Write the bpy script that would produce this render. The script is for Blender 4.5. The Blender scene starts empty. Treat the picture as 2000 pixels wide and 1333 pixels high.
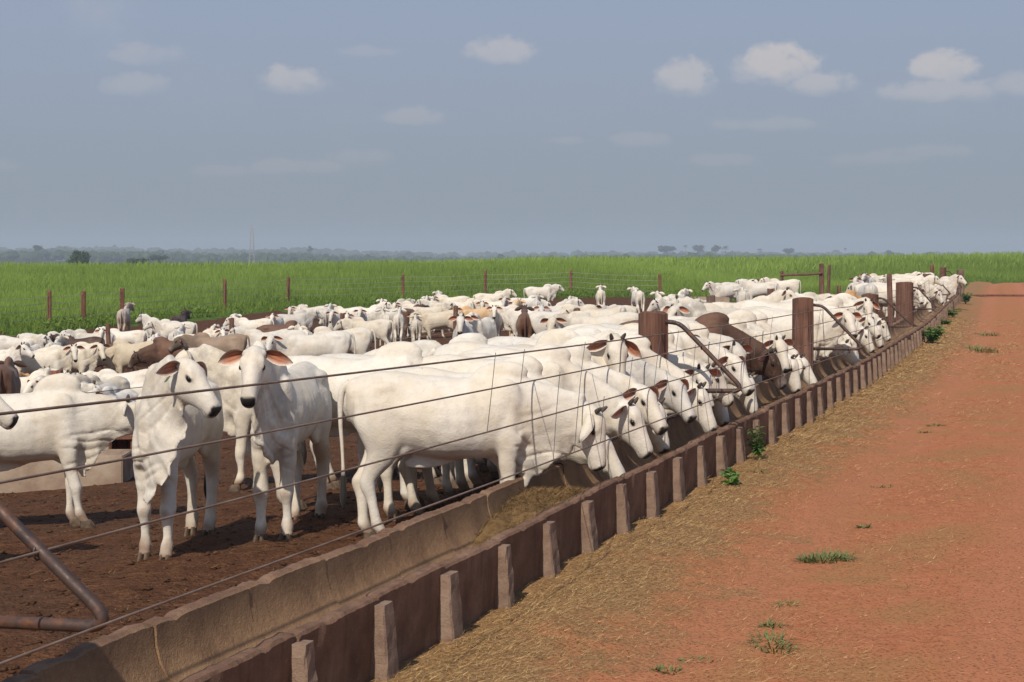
import bpy, bmesh, math, random
import numpy as np
from mathutils import Vector, Matrix, Euler
from mathutils import noise as mnoise

PI = math.pi
R_ = math.radians
scene = bpy.context.scene
COL = scene.collection

# ------------------------------------------------------------------ camera
CAM_H, FPX = 2.3, 3400.0            # eye height in metres; focal length in pixels of a 2000 pixel wide picture
cam = bpy.data.objects.new('camera', bpy.data.cameras.new('camera'))
COL.objects.link(cam); scene.camera = cam
cam.location = (0, 0, CAM_H); cam.rotation_euler = (PI / 2, 0, 0)
cam.data.sensor_width = 36; cam.data.lens = FPX / 2000 * 36
cam.data.shift_y = -(666.5 - 500) / 2000
cam.data.clip_start = .1; cam.data.clip_end = 20000

# ------------------------------------------------------------------ node helper
class NT:
    def __init__(s, tree): s.t = tree
    def n(s, kind, **kw):
        nd = s.t.nodes.new('ShaderNode' + kind)
        ins = {}
        for k, v in kw.items():
            if k.startswith('i_'): ins[k[2:]] = v
            else: setattr(nd, k, v)
        for k, v in ins.items():
            key = int(k) if k.isdigit() else k.replace('_', ' ')
            s.set(nd, key, v)
        return nd
    def set(s, nd, key, v):
        if hasattr(v, 'is_output'): s.t.links.new(v, nd.inputs[key])
        else: nd.inputs[key].default_value = v
    def math(s, op, a, b=0., c=None, clamp=False):
        nd = s.n('Math', operation=op, use_clamp=clamp)
        s.set(nd, 0, a); s.set(nd, 1, b)
        if c is not None: s.set(nd, 2, c)
        return nd.outputs[0]
    def mix(s, f, a, b, blend='MIX'):
        nd = s.n('Mix', data_type='RGBA', blend_type=blend)
        s.set(nd, 0, f); s.set(nd, 6, a if hasattr(a, 'is_output') else (*a, 1)); s.set(nd, 7, b if hasattr(b, 'is_output') else (*b, 1))
        return nd.outputs[2]
    def ramp(s, f, stops):
        nd = s.n('ValToRGB'); s.set(nd, 0, f)
        e = nd.color_ramp.elements
        for i, (p, c) in enumerate(stops):
            el = e[i] if i < 2 else e.new(p)
            el.position = p; el.color = (*c, 1) if not isinstance(c, float) else (c, c, c, 1)
        return nd.outputs[0]
    def maprange(s, v, a, b, c=0., d=1., kind='SMOOTHSTEP'):
        nd = s.n('MapRange', interpolation_type=kind)
        for i, q in enumerate((v, a, b, c, d)): s.set(nd, i, q)
        return nd.outputs[0]
    def noise(s, vec, scale, detail=4, rough=.55, dist=0.):
        nd = s.n('TexNoise'); s.set(nd, 'Scale', scale); s.set(nd, 'Detail', detail); s.set(nd, 'Roughness', rough); s.set(nd, 'Distortion', dist)
        if vec is not None: s.set(nd, 'Vector', vec)
        return nd.outputs[0]

# ------------------------------------------------------------------ sky, sun, exposure
SUN_EL, SUN_AZ = 46., 199.          # azimuth clockwise from the way the camera looks
world = bpy.data.worlds.new('World'); scene.world = world; world.use_nodes = True
t = NT(world.node_tree)
bg = world.node_tree.nodes['Background']; bg.inputs[1].default_value = .1
sky = t.n('TexSky', sky_type='NISHITA', sun_disc=False, sun_elevation=R_(SUN_EL), sun_rotation=R_(SUN_AZ), air_density=1.0, dust_density=3.0, ozone_density=1.5, altitude=200)
tc = t.n('TexCoord'); dirv = tc.outputs['Generated']
sp = t.n('SeparateXYZ', i_0=dirv)
az = t.math('ARCTAN2', sp.outputs[0], sp.outputs[1])
el = t.math('ARCSINE', sp.outputs[2])
SKYK = 10.0                         # the haze colours below are final radiances; the background strength is 0.1
hz = [(0.0, (.246, .288, .326)), (.04, (.276, .322, .384)), (.09, (.298, .352, .450)), (.16, (.308, .370, .508)), (.5, (.21, .31, .50)), (1.0, (.15, .26, .48))]
hcol = t.ramp(t.math('MAXIMUM', sp.outputs[2], 0.), [(p, tuple(c)) for p, c in hz])
hcol = t.mix(1.0, hcol, (SKYK, SKYK, SKYK), 'MULTIPLY')
hf = t.maprange(sp.outputs[2], 0., .9, .96, .60, 'LINEAR')
col = t.mix(hf, sky.outputs[0], hcol)
# small fair-weather clouds: azimuth, elevation, half width, half height (radians), strength
CL = [(-.1250, .0995, .022, .0100, .62), (-.2080, .1120, .024, .0075, .30), (-.2130, .0950, .022, .0080, .30), (-.0060, .1165, .022, .0100, .60), (.100, .1000, .020, .0130, .70),
      (.135, .1050, .015, .0100, .50), (.1500, .1080, .026, .0150, .95), (.178, .0960, .022, .0090, .60), (.2440, .1040, .022, .0110, .85), (.2400, .0910, .042, .0080, .50),
      (.285, .0940, .025, .0090, .40), (-.058, .0790, .020, .0060, .34), (-.125, .0500, .030, .0050, .34), (-.165, .0480, .030, .0040, .26), (-.085, .0560, .020, .0060, .22), (-.08, .116, .018, .004, .2),
      (-.29, .049, .020, .0045, .22), (.070, .0660, .020, .0060, .26), (.145, .0740, .030, .0055, .26), (.125, .0540, .026, .0050, .26), (.205, .0540, .026, .0050, .24), (.235, .0580, .026, .0050, .24), (.032, .066, .014, .003, .22)]
comb = t.n('CombineXYZ', i_0=az, i_1=t.math('MULTIPLY', el, 1.35), i_2=0.).outputs[0]
nzA = t.noise(comb, 62., 6, .58)
nzB = t.noise(comb, 20., 4, .55)
nzm = t.math('ADD', t.math('MULTIPLY', t.math('SUBTRACT', nzA, .5), 3.0), t.math('MULTIPLY', t.math('SUBTRACT', nzB, .5), 1.8))
acc = None
for a0, e0, wa, he, st in CL:
    dx = t.math('MULTIPLY', t.math('SUBTRACT', az, a0), 1 / wa)
    dy = t.math('MULTIPLY', t.math('SUBTRACT', el, e0), 1 / he)
    dy = t.math('MULTIPLY', dy, t.math('ADD', 1.0, t.math('MULTIPLY', t.math('LESS_THAN', dy, 0.), .35)))
    r2 = t.math('ADD', t.math('MULTIPLY', dx, dx), t.math('MULTIPLY', dy, dy))
    m = t.math('ADD', t.math('SUBTRACT', 1.0, r2), nzm)
    base_ = t.maprange(dy, -.9, .5)                      # crisp lit tops, hazy bases
    m = t.math('ADD', t.math('MULTIPLY', t.maprange(m, -.10, .75), base_), t.math('MULTIPLY', t.maprange(m, -.35, 1.5), t.math('SUBTRACT', 1.0, base_)))
    m = t.math('MULTIPLY', m, st)
    acc = m if acc is None else t.math('MAXIMUM', acc, m)
# the same thin clouds go on over the rest of the sky
rest = t.math('MULTIPLY', t.maprange(t.noise(dirv, 7., 6, .62), .56, .78), .35)
rest = t.math('MULTIPLY', rest, t.maprange(sp.outputs[2], .03, .18))
acc = t.math('MAXIMUM', acc, rest)
ccol = t.mix(t.maprange(el, .03, .10), (3.95, 3.95, 4.30), (5.45, 5.25, 5.35))
col = t.mix(acc, col, ccol)
world.node_tree.links.new(col, bg.inputs[0])

sun = bpy.data.objects.new('sun', bpy.data.lights.new('sun', 'SUN')); COL.objects.link(sun)
sun.data.energy = 4.15; sun.data.angle = R_(.55); sun.data.color = (1.0, .925, .81)
sv = Vector((math.sin(R_(SUN_AZ)) * math.cos(R_(SUN_EL)), math.cos(R_(SUN_AZ)) * math.cos(R_(SUN_EL)), math.sin(R_(SUN_EL))))
sun.rotation_euler = (-sv).to_track_quat('-Z', 'Y').to_euler(); sun.location = sv * 50

vs = scene.view_settings
vs.view_transform = 'Standard'; vs.look = 'None'; vs.exposure = 0.0; vs.gamma = 1; vs.use_curve_mapping = False
scene.cycles.max_bounces = 6; scene.cycles.diffuse_bounces = 3; scene.cycles.volume_bounces = 0
scene.cycles.use_denoising = True

# ------------------------------------------------------------------ the lie of the land
def sstep(a, b, x):
    q = np.clip((x - a) / (b - a), 0, 1)
    return q * q * (3 - 2 * q)

def TX(y):                            # the trough's front rim: it bends gently to the left far off
    return np.where(y < 30, -3.71 + .328 * y, np.where(y < 47, 6.13 + .30 * (y - 30), 11.23 + .28 * (y - 47)))

EDGE = [(-120, 30), (-80, 50), (-21, 75), (-13, 97), (-2, 109), (9, 109), (14, 104), (22, 98), (24.5, 100), (31, 139), (70, 146), (400, 150)]
def YE(x):                            # where the pens and the road end and the pasture begins
    return np.interp(x, [e[0] for e in EDGE], [e[1] for e in EDGE])

def ground(x, y):
    x = np.asarray(x, float); y = np.asarray(y, float)
    d = (TX(y) - x) * .95
    pen = (-.080 * np.clip(d - 2.7, 0, 28.3) + 1.05 * sstep(30, 42, d)) * (1 - .5 * sstep(56, 98, y))
    a = 88 + 40 * sstep(5, 24, x)
    tt = sstep(a, a + 75, y)
    hb = 1.27 + .0098 * np.clip(x, -80, 80) + .10 * np.sin(x * .11 + 1) + .05 * np.sin(x * .31)
    h = pen * (1 - tt) + tt * hb
    q = sstep(a + 85, a + 230, y)
    h = h * (1 - q) + q * -6.0
    return h

def G(x, y): return float(ground(x, y))

def ray_to(u, v, hgt):                # the place whose height above the land is hgt on the line of sight through (u, v)
    y = 6.0
    while y < 260:
        x = (u - 1000) / FPX * y
        if CAM_H - (v - 500) / FPX * y < G(x, y) + hgt: break
        y += .1
    return x, y

# ------------------------------------------------------------------ object helpers
def tag(o, label=None, cat=None, group=None, kind=None):
    if label: o['label'] = label
    if cat: o['category'] = cat
    if group: o['group'] = group
    if kind: o['kind'] = kind
    return o

def obj(name, me, mat=None, parent=None, **kw):
    o = bpy.data.objects.new(name, me); COL.objects.link(o)
    if me is not None and mat is not None and len(me.materials) == 0: me.materials.append(mat)
    if parent is not None: o.parent = parent
    return tag(o, **kw)

def empty(name, loc, rz=0., **kw):
    o = bpy.data.objects.new(name, None); COL.objects.link(o); o.location = loc; o.rotation_euler.z = rz
    o.empty_display_size = .2
    return tag(o, **kw)

def np_mesh(name, V, F, smooth=False):
    """V (n,3), F (m,k) arrays"""
    V = np.asarray(V, np.float32); F = np.asarray(F, np.int32)
    me = bpy.data.meshes.new(name)
    me.vertices.add(len(V)); me.vertices.foreach_set('co', V.ravel())
    k = F.shape[1]
    me.loops.add(F.size); me.loops.foreach_set('vertex_index', F.ravel())
    me.polygons.add(len(F)); me.polygons.foreach_set('loop_start', np.arange(0, F.size, k, dtype=np.int32))
    me.polygons.foreach_set('use_smooth', np.full(len(F), smooth))
    me.update(calc_edges=True)
    return me

def set_attr(me, name, vals):
    a = me.attributes.new(name, 'FLOAT', 'POINT'); a.data.foreach_set('value', np.asarray(vals, np.float32).ravel())

def box_bm(bm, c, s, rot=None, bev=0.):
    m = Matrix.Translation(c) @ (rot.to_4x4() if rot is not None else Matrix.Identity(4)) @ Matrix.Diagonal((*s, 1))
    r = bmesh.ops.create_cube(bm, size=1, matrix=m)
    if bev:
        es = list({e for v in r['verts'] for e in v.link_edges})
        bmesh.ops.bevel(bm, geom=es, offset=bev, segments=2, affect='EDGES')

def bm_mesh(name, bm, smooth=False):
    me = bpy.data.meshes.new(name); bm.to_mesh(me); bm.free()
    if smooth: me.shade_smooth()
    return me
# ------------------------------------------------------------------ materials
def material(name, build, rough=.8, spec=.3):
    m = bpy.data.materials.new(name); m.use_nodes = True
    t = NT(m.node_tree); b = m.node_tree.nodes['Principled BSDF']
    b.inputs['Roughness'].default_value = rough; b.inputs['Specular IOR Level'].default_value = spec
    build(t, b)
    return m

def bump(t, b, h, strength, dist):
    n = t.n('Bump', i_Strength=strength, i_Distance=dist, i_Height=h); t.set(b, 'Normal', n.outputs[0])

def P(t): return t.n('NewGeometry').outputs['Position']
def OB(t): return t.n('TexCoord').outputs['Object']
def ATT(t, name): return t.n('Attribute', attribute_name=name)

def m_coat(t, b):
    oi = t.n('ObjectInfo'); pa = ATT(t, 'paint'); zo = ATT(t, 'zone')
    o = OB(t)
    sepz = t.n('SeparateColor', i_0=zo.outputs['Color'])
    base = oi.outputs['Color']
    off = t.n('VectorMath', operation='ADD', i_0=o, i_1=t.n('CombineXYZ', i_0=t.math('MULTIPLY', oi.outputs['Random'], 37.)).outputs[0]).outputs[0]
    n1 = t.noise(off, 3.0, 4, .6); n2 = t.noise(off, 16., 5, .65)
    # points of a coloured coat run darker; object alpha below one says how much
    dk = t.math('MULTIPLY', t.math('SUBTRACT', 1.0, oi.outputs['Alpha']), sepz.outputs[0])
    base = t.mix(dk, base, t.mix(1.0, base, (.16, .13, .12), 'MULTIPLY'))
    base = t.mix(t.maprange(n1, .38, .66, 0., .55), base, t.mix(1.0, base, (.90, .82, .70), 'MULTIPLY'))
    base = t.mix(t.maprange(n2, .46, .74, 0., .50), base, t.mix(1.0, base, (.76, .74, .73), 'MULTIPLY'))
    base = t.mix(pa.outputs['Alpha'], base, pa.outputs['Color'])
    gk = t.math('MULTIPLY', t.math('ADD', t.math('MULTIPLY', sepz.outputs[1], .75), .25), t.math('MULTIPLY', t.maprange(t.noise(off, 4.5, 5, .65), .40, .68), t.math('ADD', .35, t.math('MULTIPLY', oi.outputs['Random'], .6))))
    base = t.mix(gk, base, t.mix(1.0, base, (.60, .585, .58), 'MULTIPLY'))
    # short hair and small flecks
    vor = t.n('TexVoronoi', i_Vector=off, i_Scale=10.); 
    fl = t.math('MULTIPLY', t.maprange(vor.outputs['Distance'], .035, .06, 1., 0.), t.maprange(t.noise(off, 1.6, 2), .58, .70))
    base = t.mix(fl, base, (.10, .07, .05))
    t.set(b, 'Base Color', base)
    st = t.n('Mapping', i_Vector=off); st.inputs['Scale'].default_value = (40, 160, 60)
    h = t.math('ADD', t.math('MULTIPLY', t.noise(st.outputs[0], 1., 3, .6), .45), t.math('ADD', t.math('MULTIPLY', t.noise(off, 18., 4, .6), .40), t.math('MULTIPLY', t.noise(off, 70., 3, .6), .25)))
    bump(t, b, h, .55, .013)
    b.inputs['Sheen Weight'].default_value = .08; b.inputs['Sheen Roughness'].default_value = .5

M = {}
M['coat'] = material('coat', m_coat, .62, .28)
M['eye'] = material('eye', lambda t, b: t.set(b, 'Base Color', (.010, .007, .006, 1)), .12, .5)
M['horn'] = material('horn', lambda t, b: (t.set(b, 'Base Color', t.ramp(t.noise(OB(t), 30.), [(.3, (.035, .028, .024)), (.75, (.12, .09, .07))])), bump(t, b, t.noise(OB(t), 60.), .4, .004)), .6)
M['hoof'] = material('hoof', lambda t, b: (t.set(b, 'Base Color', t.ramp(t.noise(OB(t), 18.), [(.3, (.05, .035, .025)), (.7, (.17, .11, .07))])), bump(t, b, t.noise(OB(t), 70.), .4, .004)), .75)
M['tag'] = material('ear_tag', lambda t, b: t.set(b, 'Base Color', (.42, .70, .48, 1)), .5)

def m_concrete(t, b):
    p = P(t); at = ATT(t, 'inside')
    n = t.noise(p, 3.2, 6, .62); n2 = t.noise(p, 28., 4, .65); n3 = t.noise(p, 120., 3, .6)
    c = t.ramp(n, [(.28, (.115, .062, .040)), (.52, (.195, .110, .070)), (.75, (.285, .175, .115))])
    # streaks run down the faces
    m = t.n('Mapping', i_Vector=p); m.inputs['Scale'].default_value = (9, 9, .9)
    c = t.mix(t.maprange(t.noise(m.outputs[0], 1.6, 5, .6), .48, .75, 0., .55), c, (.085, .052, .038))
    c = t.mix(t.maprange(n2, .58, .80, 0., .45), c, (.36, .27, .20))
    # fodder dust lies inside
    c = t.mix(t.math('MULTIPLY', at.outputs['Fac'], t.maprange(n, .25, .65, .35, .8)), c, t.mix(n2, (.26, .150, .080), (.40, .255, .135)))
    c = t.mix(t.maprange(n3, .63, .72, 0., .5), c, (.42, .33, .22))
    t.set(b, 'Base Color', c)
    bump(t, b, t.math('ADD', t.math('MULTIPLY', n2, .7), t.math('MULTIPLY', n3, .4)), .75, .018)
M['concrete'] = material('trough_concrete', m_concrete, .92, .15)

def m_buttress(t, b):
    p = P(t); n = t.noise(p, 7., 6, .65); n2 = t.noise(p, 70., 3, .7)
    c = t.ramp(n, [(.3, (.165, .105, .076)), (.55, (.255, .172, .124)), (.8, (.33, .24, .18))])
    c = t.mix(t.maprange(n2, .55, .75, 0., .5), c, (.14, .09, .065))
    t.set(b, 'Base Color', c); bump(t, b, t.math('ADD', n, t.math('MULTIPLY', n2, .5)), .7, .015)
M['buttress'] = material('buttress_concrete', m_buttress, .92, .15)

def m_wood(dark, mid, light):
    def f(t, b):
        o = OB(t); m = t.n('Mapping', i_Vector=o); m.inputs['Scale'].default_value = (14, 14, .8)
        g = t.noise(m.outputs[0], 1.5, 6, .6, .4)
        c = t.ramp(g, [(.28, dark), (.5, mid), (.75, light)])
        c = t.mix(t.maprange(t.noise(o, 2.5, 4), .45, .75, 0., .5), c, tuple(q * .55 for q in dark))
        m2 = t.n('Mapping', i_Vector=o); m2.inputs['Scale'].default_value = (30, 30, .55)
        ck = t.maprange(t.noise(m2.outputs[0], 1.0, 3, .5), .64, .70)
        c = t.mix(ck, c, tuple(q * .25 for q in dark))
        t.set(b, 'Base Color', c); bump(t, b, t.math('SUBTRACT', g, ck), .9, .012)
    return f
M['wood'] = material('post_wood', m_wood((.080, .040, .027), (.165, .082, .056), (.27, .15, .105)), .85, .2)
M['greywood'] = material('weathered_wood', m_wood((.10, .065, .05), (.19, .125, .095), (.28, .20, .15)), .88, .2)
M['redwood'] = material('reddish_wood', m_wood((.11, .045, .028), (.20, .085, .052), (.30, .14, .09)), .85, .2)

def m_pipe(t, b):
    n = t.noise(OB(t), 9., 6, .65); n2 = t.noise(OB(t), 40., 4)
    c = t.ramp(n, [(.30, (.050, .035, .032)), (.5, (.085, .055, .046)), (.70, (.20, .085, .045))])
    t.set(b, 'Base Color', c); t.set(b, 'Roughness', t.maprange(n2, .3, .7, .42, .75, 'LINEAR')); b.inputs['Metallic'].default_value = .35
    bump(t, b, n2, .35, .004)
M['pipe'] = material('rusty_pipe', m_pipe, .55, .4)
def m_wire(t, b):
    n = t.noise(P(t), 6., 4); w = t.n('TexWave', wave_type='BANDS', bands_direction='Y', i_Scale=60., i_Distortion=.2, i_Vector=P(t)).outputs['Fac']
    t.set(b, 'Base Color', t.mix(t.math('MULTIPLY', w, .5), t.ramp(n, [(.35, (.20, .135, .10)), (.7, (.38, .28, .22))]), (.07, .045, .035)))
    b.inputs['Metallic'].default_value = .3; bump(t, b, w, .7, .004)
M['wire'] = material('rusty_cable', m_wire, .6, .4)
M['thinwire'] = material('fence_wire', lambda t, b: t.set(b, 'Base Color', (.36, .34, .30, 1)), .5, .4)
M['darkwire'] = material('dropper_wire', lambda t, b: t.set(b, 'Base Color', (.10, .085, .075, 1)), .5, .4)

def m_mud(t, b):
    p = P(t); n = t.noise(p, .55, 5, .6); n2 = t.noise(p, 5., 6, .68); n3 = t.noise(p, 26., 4, .65)
    c = t.ramp(n2, [(.30, (.058, .024, .011)), (.50, (.105, .044, .020)), (.72, (.165, .074, .033))])
    c = t.mix(t.maprange(n, .42, .70, 0., .65), c, t.mix(n3, (.060, .030, .018), (.125, .066, .037)))
    c = t.mix(t.maprange(n3, .58, .70, 0., .55), c, (.23, .115, .052)); c = t.mix(t.maprange(t.noise(p, 70., 3, .6), .60, .70, 0., .7), c, (.035, .016, .009))
    t.set(b, 'Base Color', c)
    v = t.n('TexVoronoi', i_Vector=p, i_Scale=17., i_Detail=2.0, i_Roughness=.6)
    bump(t, b, t.math('ADD', t.math('ADD', t.math('MULTIPLY', n2, .6), t.math('MULTIPLY', n3, .55)), t.math('MULTIPLY', v.outputs['Distance'], .40)), 1.0, .060)
M['mud'] = material('trampled_mud', m_mud, .95, .12)
M['clod'] = material('mud_clod', lambda t, b: (t.set(b, 'Base Color', t.ramp(t.noise(P(t), 9., 5, .65), [(.3, (.042, .019, .011)), (.7, (.115, .054, .028))])), bump(t, b, t.noise(P(t), 40., 4), .9, .02)), .95, .12)

def m_road(t, b):
    p = P(t); e = ATT(t, 'side').outputs['Fac']                        # metres from the trough's front
    n0 = t.noise(p, .16, 3, .5); n = t.noise(p, .9, 5, .6); n2 = t.noise(p, 7., 6, .7); n3 = t.noise(p, 34., 5, .7); n4 = t.noise(p, 95., 3, .6)
    red = t.ramp(n2, [(.30, (.36, .125, .053)), (.50, (.43, .158, .072)), (.72, (.485, .192, .092))])
    red = t.mix(t.maprange(n, .40, .68, 0., .6), red, (.40, .165, .070))
    red = t.mix(t.maprange(n3, .54, .66, 0., .55), red, (.25, .076, .032))
    red = t.mix(t.maprange(n4, .62, .72, 0., .6), red, (.60, .30, .16)); red = t.mix(t.maprange(t.noise(p, 60., 4, .6), .60, .68, 0., .6), red, (.20, .060, .026))
    # long wheel-track bands
    wt = t.n('Mapping', i_Vector=t.n('CombineXYZ', i_0=e, i_1=t.math('MULTIPLY', t.n('SeparateXYZ', i_0=p).outputs[1], .012)).outputs[0])
    bnd = t.noise(wt.outputs[0], 1.1, 4, .6)
    red = t.mix(t.maprange(bnd, .48, .66, 0., .40), red, t.mix(n3, (.25, .088, .036), (.40, .150, .062)))
    # two compacted wheel tracks run along the road
    ew = t.math('ADD', e, t.math('MULTIPLY', t.math('SUBTRACT', t.noise(p, .35, 3), .5), .45))
    for c0, wd in ((1.45, .34), (3.35, .42)):
        tk = t.maprange(t.math('ABSOLUTE', t.math('SUBTRACT', ew, c0)), wd * .4, wd * 1.3, .60, 0.)
        red = t.mix(tk, red, t.mix(n3, (.40, .150, .072), (.50, .205, .108)))
    # fodder litter thins out away from the trough
    k = t.math('ADD', e, t.math('ADD', t.math('MULTIPLY', t.math('SUBTRACT', n, .5), 3.4), t.math('MULTIPLY', t.math('SUBTRACT', n2, .5), 2.2)))
    hay = t.ramp(n3, [(.28, (.15, .078, .032)), (.5, (.29, .162, .070)), (.72, (.46, .285, .13))])
    hk = t.maprange(k, .45, 1.55, 1., 0.)
    c = t.mix(hk, red, hay)
    patch = t.math('MULTIPLY', t.maprange(t.math('ADD', n, t.math('MULTIPLY', t.math('SUBTRACT', n3, .5), .5)), .44, .60), t.maprange(t.math('ABSOLUTE', t.math('SUBTRACT', e, 2.2)), .25, 1.0, .9, 0.))
    c = t.mix(patch, c, t.mix(n3, (.26, .110, .044), (.45, .230, .095)))
    t.set(b, 'Base Color', c)
    v = t.n('TexVoronoi', i_Vector=p, i_Scale=38., i_Randomness=1.0)
    g = t.math('MULTIPLY', t.maprange(v.outputs['Distance'], .0, .5, 1., 0.), t.maprange(n3, .45, .6))
    bump(t, b, t.math('ADD', t.math('ADD', t.math('MULTIPLY', n2, .16), t.math('MULTIPLY', n3, .45)), t.math('MULTIPLY', g, .45)), .9, .035)
M['road'] = material('red_dirt', m_road, .95, .12)

def m_var(dark, light, name='tone', tr=0.):
    def f(t, b):
        a = ATT(t, name).outputs['Fac']
        c = t.mix(a, dark, light)
        t.set(b, 'Base Color', c)
        if tr:
            out = [n for n in t.t.nodes if n.type == 'OUTPUT_MATERIAL'][0]
            tb = t.n('BsdfTranslucent', i_Color=t.mix(1.0, c, (1.0, 1.05, .6), 'MULTIPLY'))
            ms = t.n('MixShader', i_0=tr, i_1=b.outputs[0], i_2=tb.outputs[0])
            t.t.links.new(ms.outputs[0], out.inputs[0])
    return f
M['straw'] = material('straw', m_var((.20, .105, .038), (.68, .45, .20)), .8, .25)
M['silage'] = material('chopped_feed', m_var((.080, .044, .017), (.32, .195, .080)), .85, .2)
M['tuft'] = material('dry_grass', m_var((.075, .115, .032), (.24, .27, .095), tr=.2), .6, .3)
M['blade'] = material('grass_blade', m_var((.130, .200, .028), (.340, .460, .090), tr=.35), .6, .25)
M['leaf'] = material('leaf', m_var((.050, .115, .024), (.160, .280, .060), tr=.25), .5, .35)
M['gravel'] = material('gravel', m_var((.20, .07, .04), (.55, .27, .17)), .9, .2)

def m_pasture(t, b):
    p = P(t); n = t.noise(p, .12, 5, .6); n2 = t.noise(p, 1.3, 5, .65)
    c = t.mix(n, (.065, .110, .016), (.12, .18, .030)); c = t.mix(t.maprange(n2, .4, .7), c, (.055, .080, .015))
    t.set(b, 'Base Color', c); bump(t, b, n2, 1.0, .4)
M['pasture'] = material('pasture_soil', m_pasture, .9, .1)
M['forest'] = material('forest_leaf', m_var((.018, .036, .014), (.062, .092, .030)), .8, .1)
M['bark'] = material('bark', lambda t, b: t.set(b, 'Base Color', t.ramp(t.noise(OB(t), 4.), [(.3, (.05, .04, .03)), (.7, (.15, .12, .09))])), .9, .1)
M['steel'] = material('mast_steel', lambda t, b: t.set(b, 'Base Color', t.mix(t.maprange(t.n('SeparateXYZ', i_0=OB(t)).outputs[2], 0., 30., 0., 1., 'LINEAR'), (.30, .28, .27), (.42, .38, .36))), .5, .4)
M['tank'] = material('tank_concrete', lambda t, b: (t.set(b, 'Base Color', t.ramp(t.noise(P(t), 2.5, 6, .6), [(.3, (.22, .145, .105)), (.6, (.38, .29, .215)), (.8, (.46, .37, .29))])), bump(t, b, t.noise(P(t), 25.), .5, .01)), .9, .15)
def m_haze(m):
    m.use_nodes = True; nt = m.node_tree; nt.nodes.clear()
    o = nt.nodes.new('ShaderNodeOutputMaterial'); v = nt.nodes.new('ShaderNodeVolumePrincipled')
    v.inputs['Color'].default_value = (.76, .86, .97, 1); v.inputs['Density'].default_value = HAZE_DENSITY; v.inputs['Anisotropy'].default_value = 0.
    nt.links.new(v.outputs[0], o.inputs['Volume'])
HAZE_DENSITY = 3.5e-4
M['haze'] = bpy.data.materials.new('haze_air'); m_haze(M['haze'])
# ------------------------------------------------------------------ cattle
def ellips(c, r, n=12, m=8, rot=None):
    vs = [(0, 0, 1)]
    for i in range(1, m):
        a = PI * i / m
        for j in range(n):
            b = 2 * PI * j / n
            vs.append((math.sin(a) * math.cos(b), math.sin(a) * math.sin(b), math.cos(a)))
    vs.append((0, 0, -1))
    fs = []
    for j in range(n):
        fs.append((0, 1 + j, 1 + (j + 1) % n))
        e = 1 + (m - 2) * n
        fs.append((len(vs) - 1, e + (j + 1) % n, e + j))
    for i in range(m - 2):
        for j in range(n):
            a = 1 + i * n
            fs.append((a + j, a + n + j, a + n + (j + 1) % n, a + (j + 1) % n))
    v = np.array(vs) * np.array(r)
    if rot is not None:
        v = v @ np.array(rot.to_3x3()).T
    return v + np.array(c), fs


def skin_rings(rings):
    """closed mesh from rings (k, n, 3)"""
    rings = [np.asarray(r) for r in rings]
    k, n = len(rings), len(rings[0])
    vs = np.concatenate(rings + [rings[0].mean(0)[None], rings[-1].mean(0)[None]])
    fs = []
    for i in range(k - 1):
        for j in range(n):
            fs.append((i * n + j, i * n + (j + 1) % n, (i + 1) * n + (j + 1) % n, (i + 1) * n + j))
    for j in range(n):
        fs.append((k * n, (j + 1) % n, j))
        fs.append((k * n + 1, (k - 1) * n + j, (k - 1) * n + (j + 1) % n))
    return vs, fs


def interp_rows(rows, sub=3):
    rows = np.array(rows, float)
    out = []
    n = len(rows)
    for i in range(n - 1):
        p0, p1, p2, p3 = rows[max(i - 1, 0)], rows[i], rows[i + 1], rows[min(i + 2, n - 1)]
        for s in range(sub):
            t = s / sub
            out.append(0.5 * ((2 * p1) + (p2 - p0) * t + (2 * p0 - 5 * p1 + 4 * p2 - p3) * t * t + (3 * p1 - p0 - 3 * p2 + p3) * t ** 3))
    out.append(rows[-1])
    return out


def super_ring(ax_u, ax_v, c, hu, hv, e=2.0, n=18):
    """ring in the plane of ax_u, ax_v"""
    t = np.arange(n) * 2 * PI / n
    cu, sv = np.cos(t), np.sin(t)
    u = np.sign(cu) * np.abs(cu) ** (2 / e) * hu
    v = np.sign(sv) * np.abs(sv) ** (2 / e) * hv
    return np.asarray(c)[None] + u[:, None] * np.asarray(ax_u)[None] + v[:, None] * np.asarray(ax_v)[None]


X3, Y3, Z3 = np.array((1., 0, 0)), np.array((0, 1., 0)), np.array((0, 0, 1.))


def leg_tube(rows, sub=3):
    """rows: x, y, z, half length fore-aft, half width"""
    rings = []
    for x, y, z, a, b in interp_rows(rows, sub):
        rings.append(super_ring(X3, Y3, (x, y, z), a, b, 2.2, 14))
    return skin_rings(rings)


HEAD_ROWS = [(-.09, -.03, -.19, .065), (-.03, .020, -.225, .092), (.03, .050, -.250, .108), (.09, .058, -.268, .114), (.155, .050, -.266, .115),
             (.22, .030, -.250, .102), (.28, .012, -.222, .088), (.345, -.004, -.198, .078), (.40, -.014, -.190, .077),
             (.445, -.026, -.190, .079), (.478, -.046, -.182, .070), (.495, -.075, -.160, .050)]


LIE = .60


class Pose:
    def __init__(s, poll=(1.10, 0, 1.42), yaw=0, pitch=38, roll=0, hump=.5, step=(0, 0, 0, 0), dew=1.0, belly=0., fat=1.0,
                 ear=(0, 0), ear_fwd=.35, slim=1.0, vox=.016, tail=0., seed=0, sheath=True, lie=False, hang=False):
        s.__dict__.update(locals())


def cow_frame(p):
    """head matrix in the animal's frame"""
    m = Matrix.Rotation(math.radians(p.yaw), 4, 'Z') @ Matrix.Rotation(math.radians(p.pitch), 4, 'Y') @ Matrix.Rotation(math.radians(p.roll), 4, 'X')
    return Matrix.Translation(Vector(p.poll)) @ m @ Matrix.Diagonal((.94, .82, .94, 1))


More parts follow.
